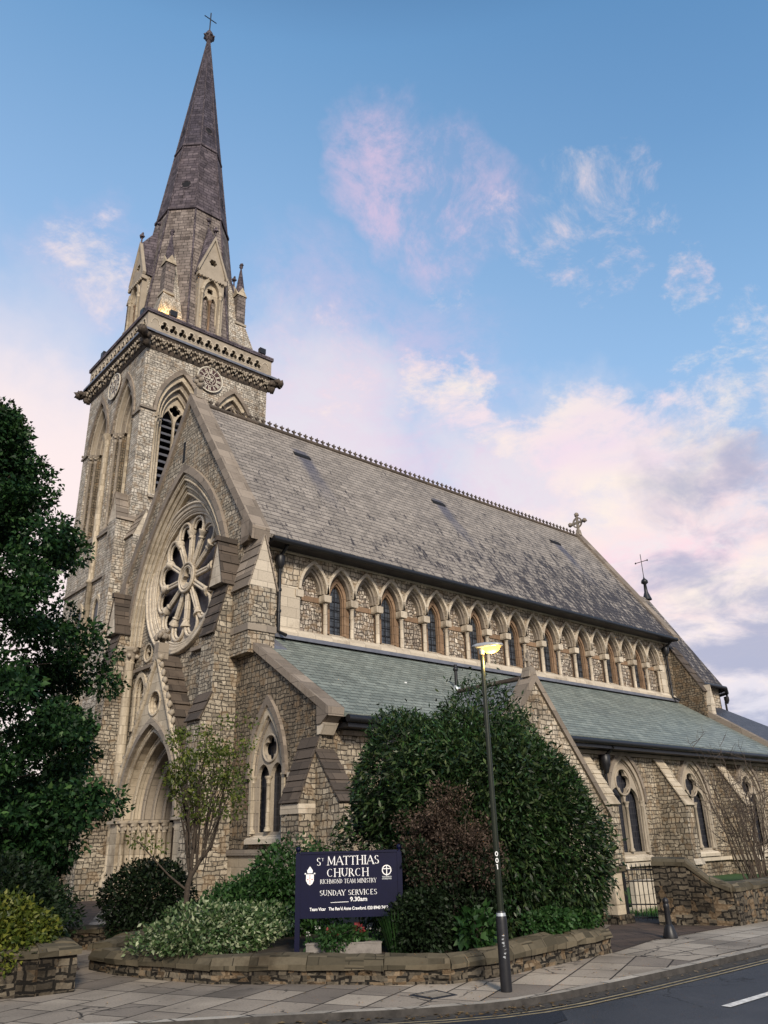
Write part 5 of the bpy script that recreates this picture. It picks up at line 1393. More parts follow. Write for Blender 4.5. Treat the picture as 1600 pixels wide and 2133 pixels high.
# ================================================================== NOTICE BOARD
GLY = {'A': [('l', 0, 0, .4, 1, .05), ('l', .4, 1, .78, 0, .12), ('l', .14, .34, .64, .34, .05), ('s', 0, 0), ('s', .78, 0)],
       'B': [('l', .15, 0, .15, 1, .12), ('c', .3, .73, .24, .24), ('c', .32, .27, .27, .26)],
       'C': [('a', .42, .5, .38, .48, 50, 310)], 'D': [('l', .14, 0, .14, 1, .12), ('a', .28, .5, .42, .47, -90, 90), ('l', .1, .97, .3, .97, .05), ('l', .1, .03, .3, .03, .05)],
       'E': [('l', .14, 0, .14, 1, .12), ('l', .1, .97, .58, .97, .06), ('l', .1, .03, .6, .03, .06), ('l', .1, .52, .48, .52, .05)],
       'F': [('l', .14, 0, .14, 1, .12), ('l', .1, .97, .58, .97, .06), ('l', .1, .52, .48, .52, .05), ('s', .14, 0)],
       'G': [('a', .42, .5, .38, .48, 50, 350), ('l', .74, .05, .74, .42, .1)],
       'H': [('l', .13, 0, .13, 1, .12), ('l', .72, 0, .72, 1, .12), ('l', .13, .52, .72, .52, .05), ('s', .13, 0), ('s', .72, 0), ('s', .13, 1), ('s', .72, 1)],
       'I': [('l', .15, 0, .15, 1, .12), ('s', .15, 0), ('s', .15, 1)], 'L': [('l', .14, 0, .14, 1, .12), ('l', .1, .03, .58, .03, .06)],
       'M': [('l', .1, 0, .14, 1, .06), ('l', .14, 1, .5, .08, .11), ('l', .5, .08, .86, 1, .05), ('l', .86, 0, .86, 1, .12), ('s', .1, 0), ('s', .88, 0)],
       'N': [('l', .12, 0, .12, 1, .05), ('l', .12, 1, .74, 0, .12), ('l', .74, 0, .74, 1, .05), ('s', .12, 0), ('s', .74, 1)],
       'O': [('a', .43, .5, .38, .48, 0, 360)], 'R': [('l', .14, 0, .14, 1, .12), ('a', .3, .73, .25, .25, -90, 90), ('l', .1, .97, .32, .97, .05), ('l', .14, .5, .32, .5, .05), ('l', .32, .5, .7, 0, .11), ('s', .14, 0)],
       'S': [('a', .32, .74, .24, .24, 30, 270), ('a', .32, .26, .26, .25, -150, 90)],
       'T': [('l', .36, 0, .36, 1, .12), ('l', .02, .97, .7, .97, .06), ('l', .02, .84, .02, .98, .05), ('l', .7, .84, .7, .98, .05), ('s', .36, 0)],
       'U': [('l', .13, .3, .13, 1, .12), ('l', .7, .3, .7, 1, .06), ('a', .415, .32, .285, .3, 180, 360), ('s', .13, 1), ('s', .7, 1)],
       'V': [('l', .02, 1, .4, 0, .12), ('l', .4, 0, .74, 1, .05), ('s', .04, 1), ('s', .74, 1)],
       'Y': [('l', .02, 1, .38, .45, .12), ('l', .38, .45, .72, 1, .05), ('l', .38, 0, .38, .45, .12), ('s', .38, 0), ('s', .04, 1), ('s', .72, 1)]}
ADV = {'I': .36, 'M': 1.06, 'E': .7, 'S': .66, 'T': .78, 'A': .84, 'C': .86, 'U': .88, 'Y': .8, 'V': .8, 'R': .8, 'N': .9, 'O': .9, 'D': .86, 'H': .9, ' ': .42}
def serif_text(mb, fr, s, x, z, h, d, w=None):
    tot = sum(ADV.get(c, .8) for c in s)*h; k = (w/tot) if w else 1.; x -= tot*k/2
    for c in s:
        for st in GLY.get(c, []):
            if st[0] == 'l':
                _, x0, z0, x1, z1, t = st; a = Vector((x0, z0)); b = Vector((x1, z1)); n = Vector((-(b-a).y, (b-a).x)).normalized()*t/2
                q = [a-n, b-n, b+n, a+n]
            elif st[0] == 's': q = [Vector((st[1]-.13, st[2]-.03)), Vector((st[1]+.13, st[2]-.03)), Vector((st[1]+.13, st[2]+.03)), Vector((st[1]-.13, st[2]+.03))]
            if st[0] in 'ls': mb.plate(fr, [(x+v.x*h*k, z+v.y*h) for v in q], (), 0, d)
            else:
                if st[0] == 'c': _, cx, cz, ra, rb = st; a0, a1 = -90, 90
                else: _, cx, cz, ra, rb, a0, a1 = st
                n = 14; O = []; I = []
                for j in range(n+1):
                    th = R(a0+(a1-a0)*j/n); tk = .035+.085*abs(cos(th))
                    O.append((x+(cx+ra*cos(th)+0)*h*k, z+(cz+rb*sin(th))*h)); I.append((x+(cx+(ra-tk)*cos(th))*h*k, z+(cz+(rb-tk*.75)*sin(th))*h))
                mb.band(fr, O, I, 0, d)
        x += ADV.get(c, .8)*h*k
def sans(fr, s, x, z, h, d, mat, parent, name, w=None):
    c = bpy.data.curves.new(name, 'FONT'); c.body = s; c.size = h*1.4; c.align_x = 'CENTER'; c.extrude = d; c.offset = .0012
    o = bpy.data.objects.new(name, c); COL.objects.link(o); dg = bpy.context.evaluated_depsgraph_get()
    me = bpy.data.meshes.new_from_object(o.evaluated_get(dg)); bpy.data.objects.remove(o); me.materials.clear(); me.materials.append(mat)
    xs = [v.co.x for v in me.vertices]; k = (w/(max(xs)-min(xs))) if w else 1.
    for v in me.vertices: v.co = fr.p(x+v.co.x*k, z+v.co.y, v.co.z)
    o = bpy.data.objects.new(name, me); COL.objects.link(o); o.parent = parent
    return o
def notice_board():
    a, b = Vector((-5.48, -15.385, 0)), Vector((-4.42, -16.23, 0)); L = (b-a).length; u = (b-a).normalized(); n = Vector((u.y, -u.x, 0))
    if n.dot(Vector((-1, -1, 0))) < 0: n = -n
    e = empty('notice_board', (a.x, a.y, .24), 'navy blue church notice board with white lettering standing in the flower bed', 'notice board')
    fr = Fr((0, 0, -.24), u, (0, 0, 1), n)
    z0, z1 = .66, 1.43
    MB().plate(fr, [(.03, z0), (L-.03, z0), (L-.03, z1), (.03, z1)], (), -.02, .02).build('board', NAVY, e)
    MB().plate(fr, [(.03, z1), (L-.03, z1), (L-.03, z1+.03), (.03, z1+.03)], (), -.03, .03).build('board_rail', NAVY, e)
    for t in (0, L):
        p = MB(); p.fbox(fr, t-.032, t+.032, .05, 1.44, -.032, .032); p = p.build('post', NAVY, e)
        q = MB(); c = fr.p(t, 1.44, 0); q.lathe(c, [(.03, 0), (.012, .015), (.03, .035), (.036, .055), (.028, .078), (.006, .09)], 12); q.build('finial', NAVY, p)
    f = Fr(fr.p(0, 0, .021), u, (0, 0, 1), n); t = .003; S = L/213.   # metres per photo pixel on the board
    m_ = L*.50-.0
    X = lambda px: (px-622)*S
    Z = lambda py: z1-(py-1779)*(z1-z0)/134.
    def line(s, x0, x1, ya, yb, nm):
        mb = MB(); serif_text(mb, f, s, X((x0+x1)/2), Z(yb), Z(ya)-Z(yb), t, (x1-x0)*S); mb.build(nm, WHITE, e)
    line('S', 660, 670.5, 1787, 1804, 'lettering'); line('T', 671.5, 676, 1788, 1794, 'lettering')
    line('MATTHIAS', 683, 793, 1784.5, 1803, 'lettering')
    line('CHURCH', 682, 771, 1811, 1828, 'lettering')
    line('RICHMOND TEAM MINISTRY', 668, 786, 1833, 1842, 'lettering')
    line('SUNDAY SERVICES', 667, 787, 1856, 1867, 'lettering')
    sans(f, '9.30am', X(748), Z(1880), Z(1871)-Z(1880), t, WHITE, e, 'lettering', 35*S)
    sans(f, "Team Vicar   The Rev'd Anne Crawford. 020 8940 7462", X(728), Z(1897.5), Z(1891)-Z(1897.5), t, WHITE, e, 'lettering', 162*S)
    MB().plate(f, [(X(690), Z(1882)), (X(727), Z(1881.5)), (X(727), Z(1880.3)), (X(690), Z(1881))], (), 0, t).build('rule_line', WHITE, e)
    # diocesan arms: mitre, crossed staff and shield
    cx, cz = X(647), Z(1827)
    q = S
    sh = MB().plate(f, [(cx-8*q, cz+5*q), (cx+8*q, cz+5*q), (cx+8*q, cz-7*q), (cx+5*q, cz-13*q), (cx, cz-16*q), (cx-5*q, cz-13*q), (cx-8*q, cz-7*q)], (), 0, t)
    sh.plate(f, [(cx-5*q, cz+7*q), (cx+5*q, cz+7*q), (cx+6*q, cz+12*q), (cx+2.5*q, cz+17*q), (cx, cz+20*q), (cx-2.5*q, cz+17*q), (cx-6*q, cz+12*q)], (), 0, t)
    sh.plate(f, [(cx-11*q, cz+5*q), (cx-8*q, cz+5*q), (cx-8*q, cz+7.5*q), (cx-11*q, cz+7.5*q)], (), 0, t); sh.plate(f, [(cx+8*q, cz+5*q), (cx+11*q, cz+5*q), (cx+11*q, cz+7.5*q), (cx+8*q, cz+7.5*q)], (), 0, t)
    em = sh.build('mitre_and_shield', WHITE, e)
    r = MB()
    for k in range(6): r.plate(f, [(cx-.9*q, cz+(2-3*k)*q), (cx+.9*q, cz+(2-3*k)*q), (cx+.9*q, cz+(3.6-3*k)*q), (cx-.9*q, cz+(3.6-3*k)*q)], (), t, t*1.6)
    for k in (-4.5, 4.5): r.plate(f, [(cx+(k-1)*q, cz-6*q), (cx+(k+1)*q, cz-6*q), (cx+(k+1)*q, cz-3.5*q), (cx+(k-1)*q, cz-3.5*q)], (), t, t*1.6)
    r.build('shield_charges', RED, em)
    # ring and cross emblem
    cx, cz = X(807.5), Z(1817)
    r = MB().band(f, circ(cx, cz, 10*q, 32), circ(cx, cz, 8*q, 32), 0, t, True)
    r.plate(f, [(cx-.9*q, cz-11*q), (cx+.9*q, cz-11*q), (cx+.9*q, cz+8.3*q), (cx-.9*q, cz+8.3*q)], (), 0, t*1.02)
    r.plate(f, [(cx-8.3*q, cz+1.7*q), (cx-1*q, cz+1.7*q), (cx-1*q, cz+3.4*q), (cx-8.3*q, cz+3.4*q)], (), 0, t); r.plate(f, [(cx+1*q, cz+1.7*q), (cx+8.3*q, cz+1.7*q), (cx+8.3*q, cz+3.4*q), (cx+1*q, cz+3.4*q)], (), 0, t)
    r.build('ring_and_cross', WHITE, e)
    sans(f, 'THE CHURCH', X(807.5), Z(1832.5), 2.4*S, t, GALV, e, 'small_lettering', 20*S); sans(f, 'OF ENGLAND', X(807.5), Z(1836.5), 2.4*S, t, GALV, e, 'small_lettering', 20*S)
notice_board()

# timber planter under the board
def planter():
    a, b = Vector((-5.42, -15.5, .24)), Vector((-4.66, -16.1, .24)); u = (b-a).normalized(); n = Vector((u.y, -u.x, 0)); L = (b-a).length
    e = empty('planter', a, 'long grey timber planter in the bed below the notice board', 'planter')
    fr = Fr((0, 0, 0), u, (0, 0, 1), -n if n.dot(Vector((-1, -1, 0))) < 0 else n)
    f = MB(); f.fbox(fr, 0, L*.42, -.02, .12, 0, .025); f.fbox(fr, L*.425, L, -.02, .12, 0, .025); f.build('front_board', TIMB, e)
    MB().fbox(fr, 0, L, -.02, .12, -.24, -.215).build('rear_board', TIMB, e)
    MB().fbox(fr, -.01, L+.01, .121, .135, -.02, .03).build('top_rail', TIMB, e)
    MB().fbox(fr, .02, L-.02, -.02, .09, -.213, -.002).build('compost', SOIL, e)
planter()

# ================================================================== PLANTS
def leaves(name, P, D, size, aspect, mat, parent=None, droop=.2, spread=.8, seed=1, fold=.12, shape=4):
    """one mesh of many leaves: P positions (N,3), D outward directions (N,3)"""
    g = np.random.default_rng(seed); n = len(P)
    a = D+g.normal(0, spread, (n, 3))+np.array([0, 0, -droop]); a /= np.linalg.norm(a, axis=1)[:, None]
    rnd = g.normal(0, 1, (n, 3)); s = np.cross(a, rnd); s /= np.linalg.norm(s, axis=1)[:, None]+1e-9
    up = np.cross(a, s); L = size*g.uniform(.65, 1.3, n)[:, None]; w = L*aspect*.5
    if shape == 4:
        V = np.stack([P, P+a*L*.45+s*w+up*w*fold, P+a*L-up*w*fold*2, P+a*L*.45-s*w+up*w*fold], 1); F = [[0, 1, 2, 3]]
    else:   # lobed leaf, five points round
        V = np.stack([P, P+a*L*.25+s*w*1.1, P+a*L*.6+s*w*.55, P+a*L*1.0, P+a*L*.6-s*w*.55, P+a*L*.25-s*w*1.1], 1)+up[:, None, :]*(g.normal(0, .05, (n, 6, 1))*L[:, None, :]); F = [[0, 1, 2, 3], [0, 3, 4, 5]]
    k = V.shape[1]; fc = np.array(F); idx = (np.arange(n)[:, None, None]*k+fc[None]).reshape(-1, 4)
    me = bpy.data.meshes.new(name); me.vertices.add(n*k); me.vertices.foreach_set('co', V.reshape(-1).astype(np.float32))
    m_ = len(idx); me.loops.add(m_*4); me.loops.foreach_set('vertex_index', idx.ravel().astype(np.int32)); me.polygons.add(m_)
    me.polygons.foreach_set('loop_start', np.arange(0, m_*4, 4, dtype=np.int32)); me.polygons.foreach_set('loop_total', np.full(m_, 4, dtype=np.int32))
    me.update(calc_edges=True); me.materials.append(mat)
    o = bpy.data.objects.new(name, me); COL.objects.link(o)
    if parent is not None: o.parent = parent
    return o
def shell(n, c, rad, seed, inner=.55, flat=None, bump_=.18, nb=26):
    """points in the outer shell of a lumpy ellipsoid; returns positions and outward directions"""
    g = np.random.default_rng(seed)
    d = g.normal(0, 1, (n, 3)); d /= np.linalg.norm(d, axis=1)[:, None]
    b = g.normal(0, 1, (nb, 3)); b /= np.linalg.norm(b, axis=1)[:, None]; amp = g.uniform(-.6, 1, nb)
    k = 1+bump_*(np.exp((d@b.T-1)*14)*amp).sum(1)
    r = k*(inner+(1-inner)*g.random(n)**.45)*np.where(g.random(n) < .06, 1.12, 1.)
    P = np.array(c)+d*np.array(rad)*r[:, None]
    if flat is not None:
        m_ = P[:, 2] > flat; P, d = P[m_], d[m_]
    return P, d
def clumps(C, n_each, rad, seed, squash=.7):
    """leaf positions gathered in clumps round the centres C"""
    g = np.random.default_rng(seed); out = []; dd = []
    for c in C:
        d = g.normal(0, 1, (n_each, 3)); d /= np.linalg.norm(d, axis=1)[:, None]
        r = rad*g.uniform(.7, 1.3)*(g.random(n_each)**.4)
        out.append(np.array(c)+d*r[:, None]*np.array([1, 1, squash])); dd.append(d)
    return np.concatenate(out), np.concatenate(dd)
def branches(mb, base, tips, r0, seed, mid=.5, wob=.12, n=6, r1=.12):
    g = random.Random(seed); base = Vector(base)
    for t in tips:
        t = Vector(t); pts = [base.lerp(t, k/5)+Vector((g.gauss(0, wob), g.gauss(0, wob), g.gauss(0, wob*.5)))*(k/5) + Vector((0, 0, 1))*(t-base).length*.12*sin(pi*k/5)*mid for k in range(6)]
        mb.tube(pts, [r0*(1-(1-r1)*k/5) for k in range(6)], n)
def bush(name, loc, rad, n, size, aspect, mat, label, cat, seed, inner=.6, flat=.0, droop=.3, spread=.7, group=None, stems=7, bump_=.2, shape=4, stemmat=None, extra=None, core=True):
    """a shrub: foliage is its own mesh, the stems a part"""
    e = empty(name, loc, label, cat, group)
    P, D = shell(n, (0, 0, rad[2]*.82), rad, seed, inner, flat, bump_*1.5, 34)
    if core:
        m2 = n//3; P2, D2 = shell(m2, (0, 0, rad[2]*.8), tuple(r*.68 for r in rad), seed+5, .2, flat, bump_); P = np.concatenate([P, P2]); D = np.concatenate([D, D2])
    leaves('foliage', P, D, size, aspect, mat, e, droop, spread, seed, shape=shape)
    g = random.Random(seed); m_ = MB()
    tips = [(rad[0]*.75*cos(k*2.4)*g.uniform(.3, 1), rad[1]*.75*sin(k*2.4)*g.uniform(.3, 1), rad[2]*g.uniform(.9, 1.6)) for k in range(stems)]
    branches(m_, (0, 0, -.05), tips, max(.012, min(rad)*.03), seed)
    m_.build('stems', stemmat or BARK, e)
    return e
L_EVER = leafmat('evergreen_leaf', (.006, .014, .005), (.014, .030, .010), (.055, .08, .028), .42, .08, .22)
L_TREE = leafmat('dark_tree_leaf', (.005, .016, .006), (.011, .033, .011), (.032, .075, .02), .5, .14, .12)
L_SPRIG = leafmat('sprig_leaf', (.02, .055, .016), (.035, .09, .025), (.075, .14, .04), .5, .3)
L_YEL = leafmat('yellow_green_leaf', (.03, .05, .008), (.09, .115, .016), (.2, .2, .035), .5, .35)
L_VAR = leafmat('variegated_leaf', (.022, .055, .016), (.08, .135, .045), (.42, .46, .29), .5, .25)
L_GRN = leafmat('mid_green_leaf', (.014, .042, .011), (.026, .075, .018), (.06, .125, .035), .5, .3)
L_DRK = leafmat('black_green_leaf', (.005, .010, .004), (.009, .018, .007), (.02, .036, .014), .5, .08, .15)
L_SMK = leafmat('smoke_bush', (.045, .033, .027), (.085, .06, .046), (.17, .125, .10), .8, .25, .1)
L_SML = leafmat('small_tree_leaf', (.04, .065, .010), (.085, .115, .02), (.19, .21, .045), .5, .4)
F_WHT = leafmat('white_petals', (.6, .6, .55), (.7, .7, .66), None, .6, .2)
F_RED = leafmat('red_petals', (.16, .015, .02), (.24, .035, .035), None, .6, .2)

# the great evergreen that hides the aisle
def big_evergreen():
    e = empty('evergreen_bush', (-2.35, -15.75, .2), 'huge rounded dark evergreen bush rising behind the lamp post', 'bush')
    g = np.random.default_rng(11)
    Ps, Ds = [], []
    for c, r, n, s in (((.05, -.05, 1.5), (1.5, 1.3, 1.6), 32000, 1), ((-.75, .62, 2.2), (.85, .8, .95), 10000, 2), ((.1, -.1, 2.1), (.95, .9, .98), 10000, 3), ((.68, -.6, 1.5), (.95, .85, 1.25), 12000, 4), ((-.85, .72, 1.1), (.85, .8, 1.15), 8000, 6), ((.85, -.8, .9), (.72, .7, .95), 7000, 7), ((.4, -.3, 2.15), (.7, .65, .6), 3500, 8)):
        P, D = shell(n, c, r, 20+s, .66, .05, .24, 60); Ps.append(P); Ds.append(D)
    P = np.concatenate(Ps); D = np.concatenate(Ds)
    leaves('foliage', P, D, .105, .32, L_EVER, e, .5, .75, 5)
    k_ = g.random(len(P)) < .35; leaves('young_foliage', P[k_]*1.015, D[k_], .075, .34, L_GRN, e, .1, .8, 6)
    m_ = MB(); tips = [(1.2*cos(k*1.9)*(.5+.07*k), 1.1*sin(k*1.9)*(.5+.07*k), 1.4+.15*k) for k in range(9)]
    branches(m_, (0, 0, 0), tips, .07, 3); m_.build('stems', BARK, e)
big_evergreen()

# tall dark tree on the left
def dark_tree():
    bx, by = -9.35, -10.15
    e = empty('broadleaf_tree', (bx, by, .2), 'tall dark green broadleaf tree standing in front of the tower', 'tree')
    prof = [(1.0, 2.0), (1.5, 2.35), (2.1, 2.6), (2.9, 2.68), (3.7, 2.75), (5.0, 2.75), (5.7, 2.3), (6.4, 2.1), (7.1, 1.85), (7.8, 1.4), (8.4, 1.05), (9.0, .65), (9.6, .2)]
    g = np.random.default_rng(4); C = []
    tips = []
    for k in range(880):
        z = 1.3+8.1*g.random()**1.25; r = np.interp(z, [p[0] for p in prof], [p[1] for p in prof]); th = g.uniform(0, 2*pi)
        lob = 1+.11*sin(5*th+z*2.1)+.08*sin(3*th-z*1.3)+(.16*g.random() if g.random() < .10 else 0)
        if sin(th*4+z*1.7)*sin(z*2.3-th*2) > .5 and z > 2.2: continue
        rr = r*lob*(.45+.55*g.random()**.5)
        C.append((rr*cos(th), rr*sin(th), z-.2+.12*rr*0))
        if k % 9 == 0: tips.append((rr*cos(th)*.85, rr*sin(th)*.85, z-.3))
    P, D = clumps(C, 250, .36, 9, .62)
    leaves('crown', P, D, .082, .62, L_TREE, e, .35, .7, 6, shape=6)
    ax = np.hypot(P[:, 0], P[:, 1])/np.interp(P[:, 2], [p[0] for p in prof], [p[1] for p in prof])
    k_ = (ax > .88) & (g.random(len(P)) < .10); leaves('outer_leaves', P[k_]+np.array([0, 0, .05]), D[k_]*1.2, .10, .6, L_SPRIG, e, .2, .6, 16, shape=6)
    m_ = MB().tube([(0, 0, -.2), (.03, .02, 1.2), (-.05, .05, 3.), (.04, 0, 6), (0, 0, 9.6)], [.28, .22, .18, .11, .03], 10)
    for t in tips: branches(m_, (0, 0, max(1.2, t[2]*.72)), [t], .05, int(abs(t[0])*99), r1=.2)
    m_.build('trunk', BARK, e)
dark_tree()

# young tree by the portal
def young_tree():
    e = empty('young_tree', (-5.13, -11.65, .2), 'slim young tree with a bent trunk and sparse yellow green leaves', 'tree')
    r_ = Vector((.749, -.662, 0)); q = Vector((.662, .749, 0))
    W_ = lambda a, z, b=0.: r_*a+q*b+Vector((0, 0, z))
    tr = MB().tube([W_(0, -.1), W_(.01, .4), W_(.03, .75), W_(.08, .95)], [.055, .05, .048, .042], 8)
    tr.tube([W_(.06, .88), W_(.2, 1.12), W_(.38, 1.35), W_(.47, 1.65), W_(.52, 2.05), W_(.6, 2.5)], [.04, .036, .03, .024, .018, .008], 7)
    tr.tube([W_(.06, .9), W_(.08, 1.3), W_(.12, 1.8), W_(.1, 2.3), W_(.2, 2.9), W_(.22, 3.3)], [.035, .03, .024, .018, .012, .005], 7)
    tr.tube([W_(.07, .9), W_(-.02, 1.25), W_(-.05, 1.7), W_(-.15, 2.2), W_(-.3, 2.6)], [.032, .026, .02, .014, .005], 7)
    tr.tube([W_(.0, .7), W_(-.3, .92), W_(-.6, 1.2), W_(-.85, 1.45), W_(-1.0, 1.5)], [.02, .016, .012, .009, .004], 6)
    g = random.Random(12)
    tips = []
    for k in range(58):
        a = g.uniform(-.62, 1.0); z = g.uniform(1.75, 3.35); b = g.uniform(-.5, .5)
        if a < -.35: a *= .5
        if a > .2: z += .12
        tips.append((a, z, b))
        base = W_(.1+.3*max(a, -.4), .95+g.random()*.9, b*.2)
        branches(tr, base, [W_(a, z, b)], .011, k, wob=.05, n=5, r1=.2)
    tr.build('trunk', BARK, e)
    C = [tuple(W_(a, z, b)) for a, z, b in tips]+[tuple(W_(a*.8+.12, z*.88, b)) for a, z, b in tips[::2]]
    C += [tuple(W_(-.95+.2*k, 1.48-.04*k, 0)) for k in range(3)]
    P, D = clumps(C, 44, .2, 14, .75)
    leaves('crown', P, D, .062, .6, L_SML, e, .3, .9, 8, shape=6)
young_tree()

bush('dark_shrub', (-5.35, -10.75, .1), (.78, .6, .72), 9000, .07, .5, L_DRK, 'nearly black shrub in front of the portal beside the young tree', 'shrub', 31, .5, .0, .2, .9)
bush('variegated_shrub', (-6.0, -14.35, .2), (.92, .42, .34), 5600, .065, .5, L_VAR, 'low spreading shrub with cream edged leaves spilling over the garden wall', 'shrub', 32, .55, .02, .0, .9, bump_=.3)
bush('variegated_shrub', (-6.55, -13.7, .2), (.35, .3, .2), 1100, .06, .5, L_VAR, 'small pale leaved shrub at the wall corner beside the larger spreading one', 'shrub', 33, .5, .02, .0, .9, bump_=.3)
bush('green_shrub', (-4.1, -13.25, .22), (.85, .6, .66), 7500, .08, .5, L_GRN, 'loose mid green shrub between the young tree and the notice board', 'shrub', 34, .5, .0, .1, .9, bump_=.35, shape=6)
bush('green_shrub', (-4.85, -13.0, .22), (.6, .5, .48), 4500, .075, .5, L_GRN, 'smaller green shrub behind the pale spreading shrub', 'shrub', 35, .5, .0, .1, .9, bump_=.3, shape=6)
def smoke_bush():
    e = empty('smoke_bush', (-3.82, -16.55, .24), 'brownish purple smoke bush between the notice board and lamp post', 'bush')
    g = random.Random(36); r_ = Vector((.749, -.662, 0)); C = []; tips = []
    for k in range(92):
        a = g.gauss(.02, .42); z = g.uniform(.4, 1.85); b = g.uniform(-.25, .3)
        if abs(a) > .78-.2*abs(z-1.2): a *= .5
        z = .35+(z-.35)*(1-.75*min(abs(a), .8)**1.6)+g.gauss(0, .08)
        p = r_*a+Vector((.662, .749, 0))*b+Vector((0, 0, z)); C.append(tuple(p)); tips.append(p)
    hi = [c for c in C if c[2] > .8]; lo = [c for c in C if c[2] <= 1.2]
    P, D = clumps(hi, 210, .19, 3, .85); leaves('plumes', P, D, .042, .5, L_SMK, e, -.2, 1.2, 36)
    P, D = clumps(lo, 130, .21, 4, .85); leaves('foliage', P, D, .06, .6, L_DRK, e, .1, .9, 37)
    m_ = MB(); branches(m_, (0, 0, -.1), tips[::3], .02, 5); m_.build('stems', BARK, e)
smoke_bush()
bush('dark_shrub', (-4.25, -16.45, .22), (.42, .35, .45), 7000, .06, .55, L_DRK, 'dark leafy shrub hiding the foot of the notice board at its right post', 'shrub', 37, .5, .0, .2, .9)
bush('yellow_shrub', (-8.75, -13.55, .26), (.75, .42, .4), 8000, .065, .6, L_YEL, 'yellow green shrub above the rough stone wall end', 'shrub', 38, .5, .0, .1, .9, bump_=.3, shape=6)
bush('dark_shrub', (-8.6, -12.9, .26), (.95, .6, .68), 9000, .07, .5, L_DRK, 'dark green shrub behind the yellow green one under the tall tree', 'shrub', 39, .5, .0, .2, .9)
bush('green_shrub', (-8.0, -12.5, .26), (.55, .5, .55), 5000, .07, .45, L_GRN, 'green shrub with a pale top at the edge of the church path', 'shrub', 40, .5, .0, .2, .9)

# flowers in the planter and grasses beside it
def flower(name, loc, h, head, mat, label, group, seed, n=26):
    e = empty(name, loc, label, 'flower', group)
    g = random.Random(seed); m_ = MB(); lean = Vector((g.gauss(0, .04), g.gauss(0, .04), h))
    m_.tube([(0, 0, 0), lean*.5+Vector((0, 0, .01)), lean], .005, 5); m_.build('stem', L_GRN, e)
    P, D = shell(n, tuple(lean), (head, head, head*.8), seed, .3); leaves('petals', P, D, head*.9, .8, mat, e, 0, .5, seed)
    P, D = shell(40, (lean.x*.4, lean.y*.4, h*.4), (.07, .07, h*.35), seed+1, .2); leaves('leaf_tuft', P, D, .06, .5, L_GRN, e, .1, .8, seed)
for k, (t, h) in enumerate(((.38, .17), (.72, .19))):
    p = Vector((-5.42, -15.5, 0)).lerp(Vector((-4.66, -16.1, 0)), t)
    flower('red_flower', (p.x+.07, p.y+.08, .32), h, .055, F_RED, ('dull red flower head in the planter, nearer the left post', 'dull red flower head in the planter, nearer the dark shrub')[k], 'red flowers in the planter', 50+k, 40)
for k in range(9):
    p = Vector((-5.4, -15.45, 0)).lerp(Vector((-4.5, -16.1, 0)), (k+.5)/9)
    flower('white_flower', (p.x+.13, p.y+.15, .26), .2+.1*((k*7) % 4)/4, .022, F_WHT, 'small white flower among the leaves under the notice board', 'white flowers under the notice board', 60+k, 14)
for k, (x, y, z) in enumerate(((-3.55, -16.98, .27), (-3.46, -17.02, .24))):
    flower('white_flower', (x, y, .25), z, .025, F_WHT, 'white flower on a tall stem behind the garden wall near the lamp post', 'white flowers near the lamp post', 80+k, 16)
def tuft(name, loc, h, n, mat, label, cat, seed, rad=.16):
    g = np.random.default_rng(seed); m_ = MB()
    for k in range(n):
        a = g.uniform(0, 6.28); r = rad*g.random()**.5; b = Vector((r*cos(a), r*sin(a), 0)); t = b*2.2+Vector((g.normal(0, .03), g.normal(0, .03), h*g.uniform(.6, 1.1))); s = Vector((-sin(a), cos(a), 0))*.006
        md = b.lerp(t, .55)+Vector((0, 0, h*.08)); m_.poly([b-s, b+s, md+s, md-s, t], [(0, 1, 2, 3), (3, 2, 4)])
    return tag(m_.build(name, mat, loc=loc, uv=False), label, cat)
tuft('grass_tuft', (-4.5, -16.25, .24), .5, 260, L_GRN, 'upright tuft of long thin leaves at the end of the planter', 'plant', 5, .14)
bush('leafy_plant', (-5.0, -15.75, .3), (.4, .14, .14), 1500, .055, .5, L_GRN, 'low green leaves filling the timber planter', 'plant', 41, .3, .0, .1, .9, stems=5, core=False)
bush('fig_leaved_plant', (-3.75, -16.95, .25), (.28, .2, .26), 420, .11, .7, L_GRN, 'broad leaved green plant behind the wall beside the lamp post', 'plant', 42, .4, .0, .3, .8, stems=6, shape=6, core=False)
bush('ivy_clump', (-2.3, -17.0, .28), (.5, .2, .2), 2600, .06, .75, L_GRN, 'ivy clump growing over the wall top beneath the evergreen bush', 'plant', 43, .4, .0, .4, .8, stems=5, core=False)
bush('ivy_clump', (-1.6, -17.0, .3), (.28, .18, .16), 1400, .06, .75, L_GRN, 'small ivy clump at the end of the garden wall by the gate paving', 'plant', 44, .4, .0, .4, .8, stems=5, core=False)
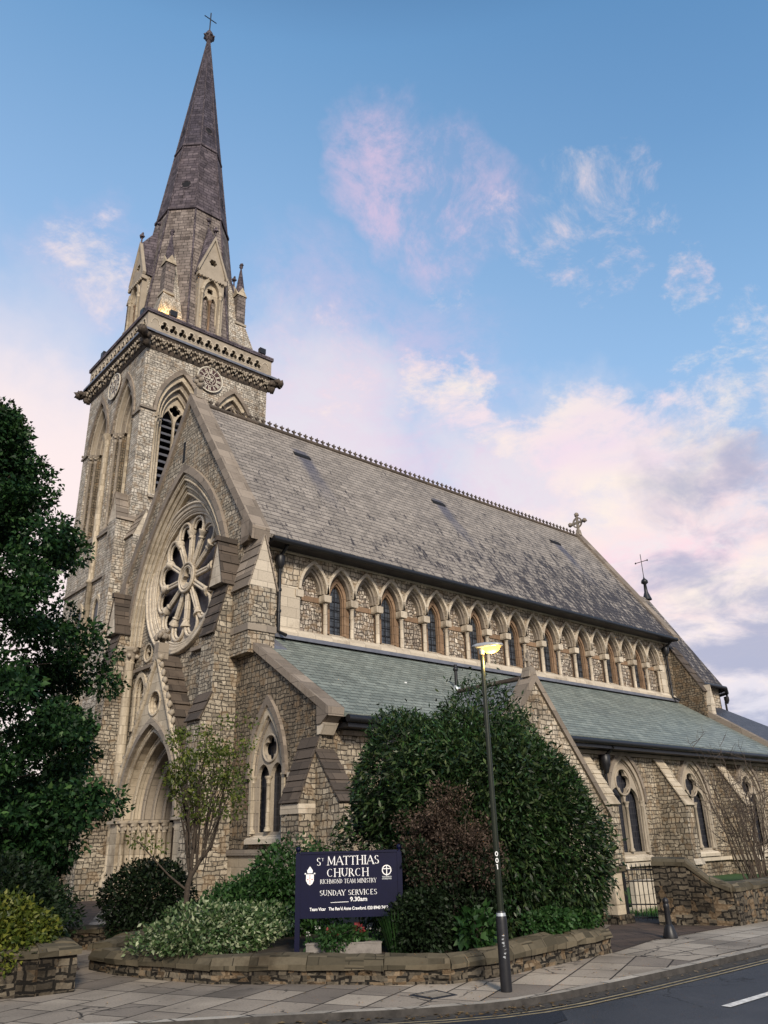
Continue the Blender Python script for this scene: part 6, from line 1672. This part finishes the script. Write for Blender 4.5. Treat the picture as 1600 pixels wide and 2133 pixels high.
# bare thicket by the street wall, with green at its foot
def thicket():
    e = empty('bare_shrub', (12.9, -12.6, 0), 'tall leafless shrub of thin upright twigs in front of the aisle windows', 'shrub')
    g = random.Random(77); m_ = MB()
    for k in range(30):
        a = g.uniform(-2.4, 2.0); b = g.uniform(-.6, .6); x0 = a*.35+.4; h = g.uniform(2.2, 4.2)
        pts = [Vector((x0+(a-x0)*t+g.gauss(0, .07), b*t+g.gauss(0, .05), h*t**.9)) for t in (0, .25, .5, .75, 1)]
        m_.tube(pts, [.022, .018, .013, .008, .003], 5)
        for j in range(7):
            p = pts[1].lerp(pts[4], g.random()); q = p+Vector((g.gauss(0, .4), g.gauss(0, .3), g.uniform(.1, .6)))
            m_.tube([p, p.lerp(q, .5)+Vector((0, 0, -.04)), q], [.01, .008, .003], 4)
            for i in range(2):
                r = p.lerp(q, g.uniform(.4, 1)); s = r+Vector((g.gauss(0, .2), g.gauss(0, .2), g.uniform(0, .3))); m_.tube([r, s], [.006, .002], 4)
    m_.build('twigs', BARKP, e)
thicket()
bush('green_shrub', (14.7, -13.4, 0), (1.25, .7, 1.0), 6000, .12, .4, L_GRN, 'bright green shrub at the foot of the bare twigs beyond the street wall', 'shrub', 45, .5, 0, -.2, .8)
# distant greenery
def far_tree(loc, rad, n, size, label, seed):
    e = empty('distant_tree', loc, label, 'tree', 'trees beyond the church')
    C, _ = shell(90, (0, 0, rad[2]*1.05), rad, seed, .35, .8); P, D = clumps(C, n//90, rad[0]*.24, seed, .8); leaves('crown', P, D, size, .6, L_TREE, e, .2, .8, seed)
    m_ = MB().tube([(0, 0, 0), (0, 0, rad[2]*1.3)], [.35, .12], 8); branches(m_, (0, 0, rad[2]*.4), [tuple(c*.8) for c in C[::9]], .1, seed); m_.build('trunk', BARK, e)
far_tree((62, -4, 0), (4, 4, 5.6), 9000, .4, 'distant tree showing above the dark slate roof at the east end', 3)
far_tree((-2.0, 10.6, 0), (2.3, 2.0, 3.3), 18000, .13, 'dark tree behind the tall tree, close to the west face of the tower', 5)
far_tree((-20, 2, 0), (3.5, 3.5, 4), 9000, .25, 'broad dark tree at the north edge of the churchyard', 6)
# turf blades behind the gate
g = np.random.default_rng(9); n = 9000
P = np.stack([g.uniform(3.2, 8, n), g.uniform(-16.6, -12.5, n), np.full(n, .01)], 1); D = np.tile([0, 0, 1.], (n, 1))
struct(leaves('grass', P, D, .09, .12, GRASS, None, -.3, .35, 4), 'stuff')
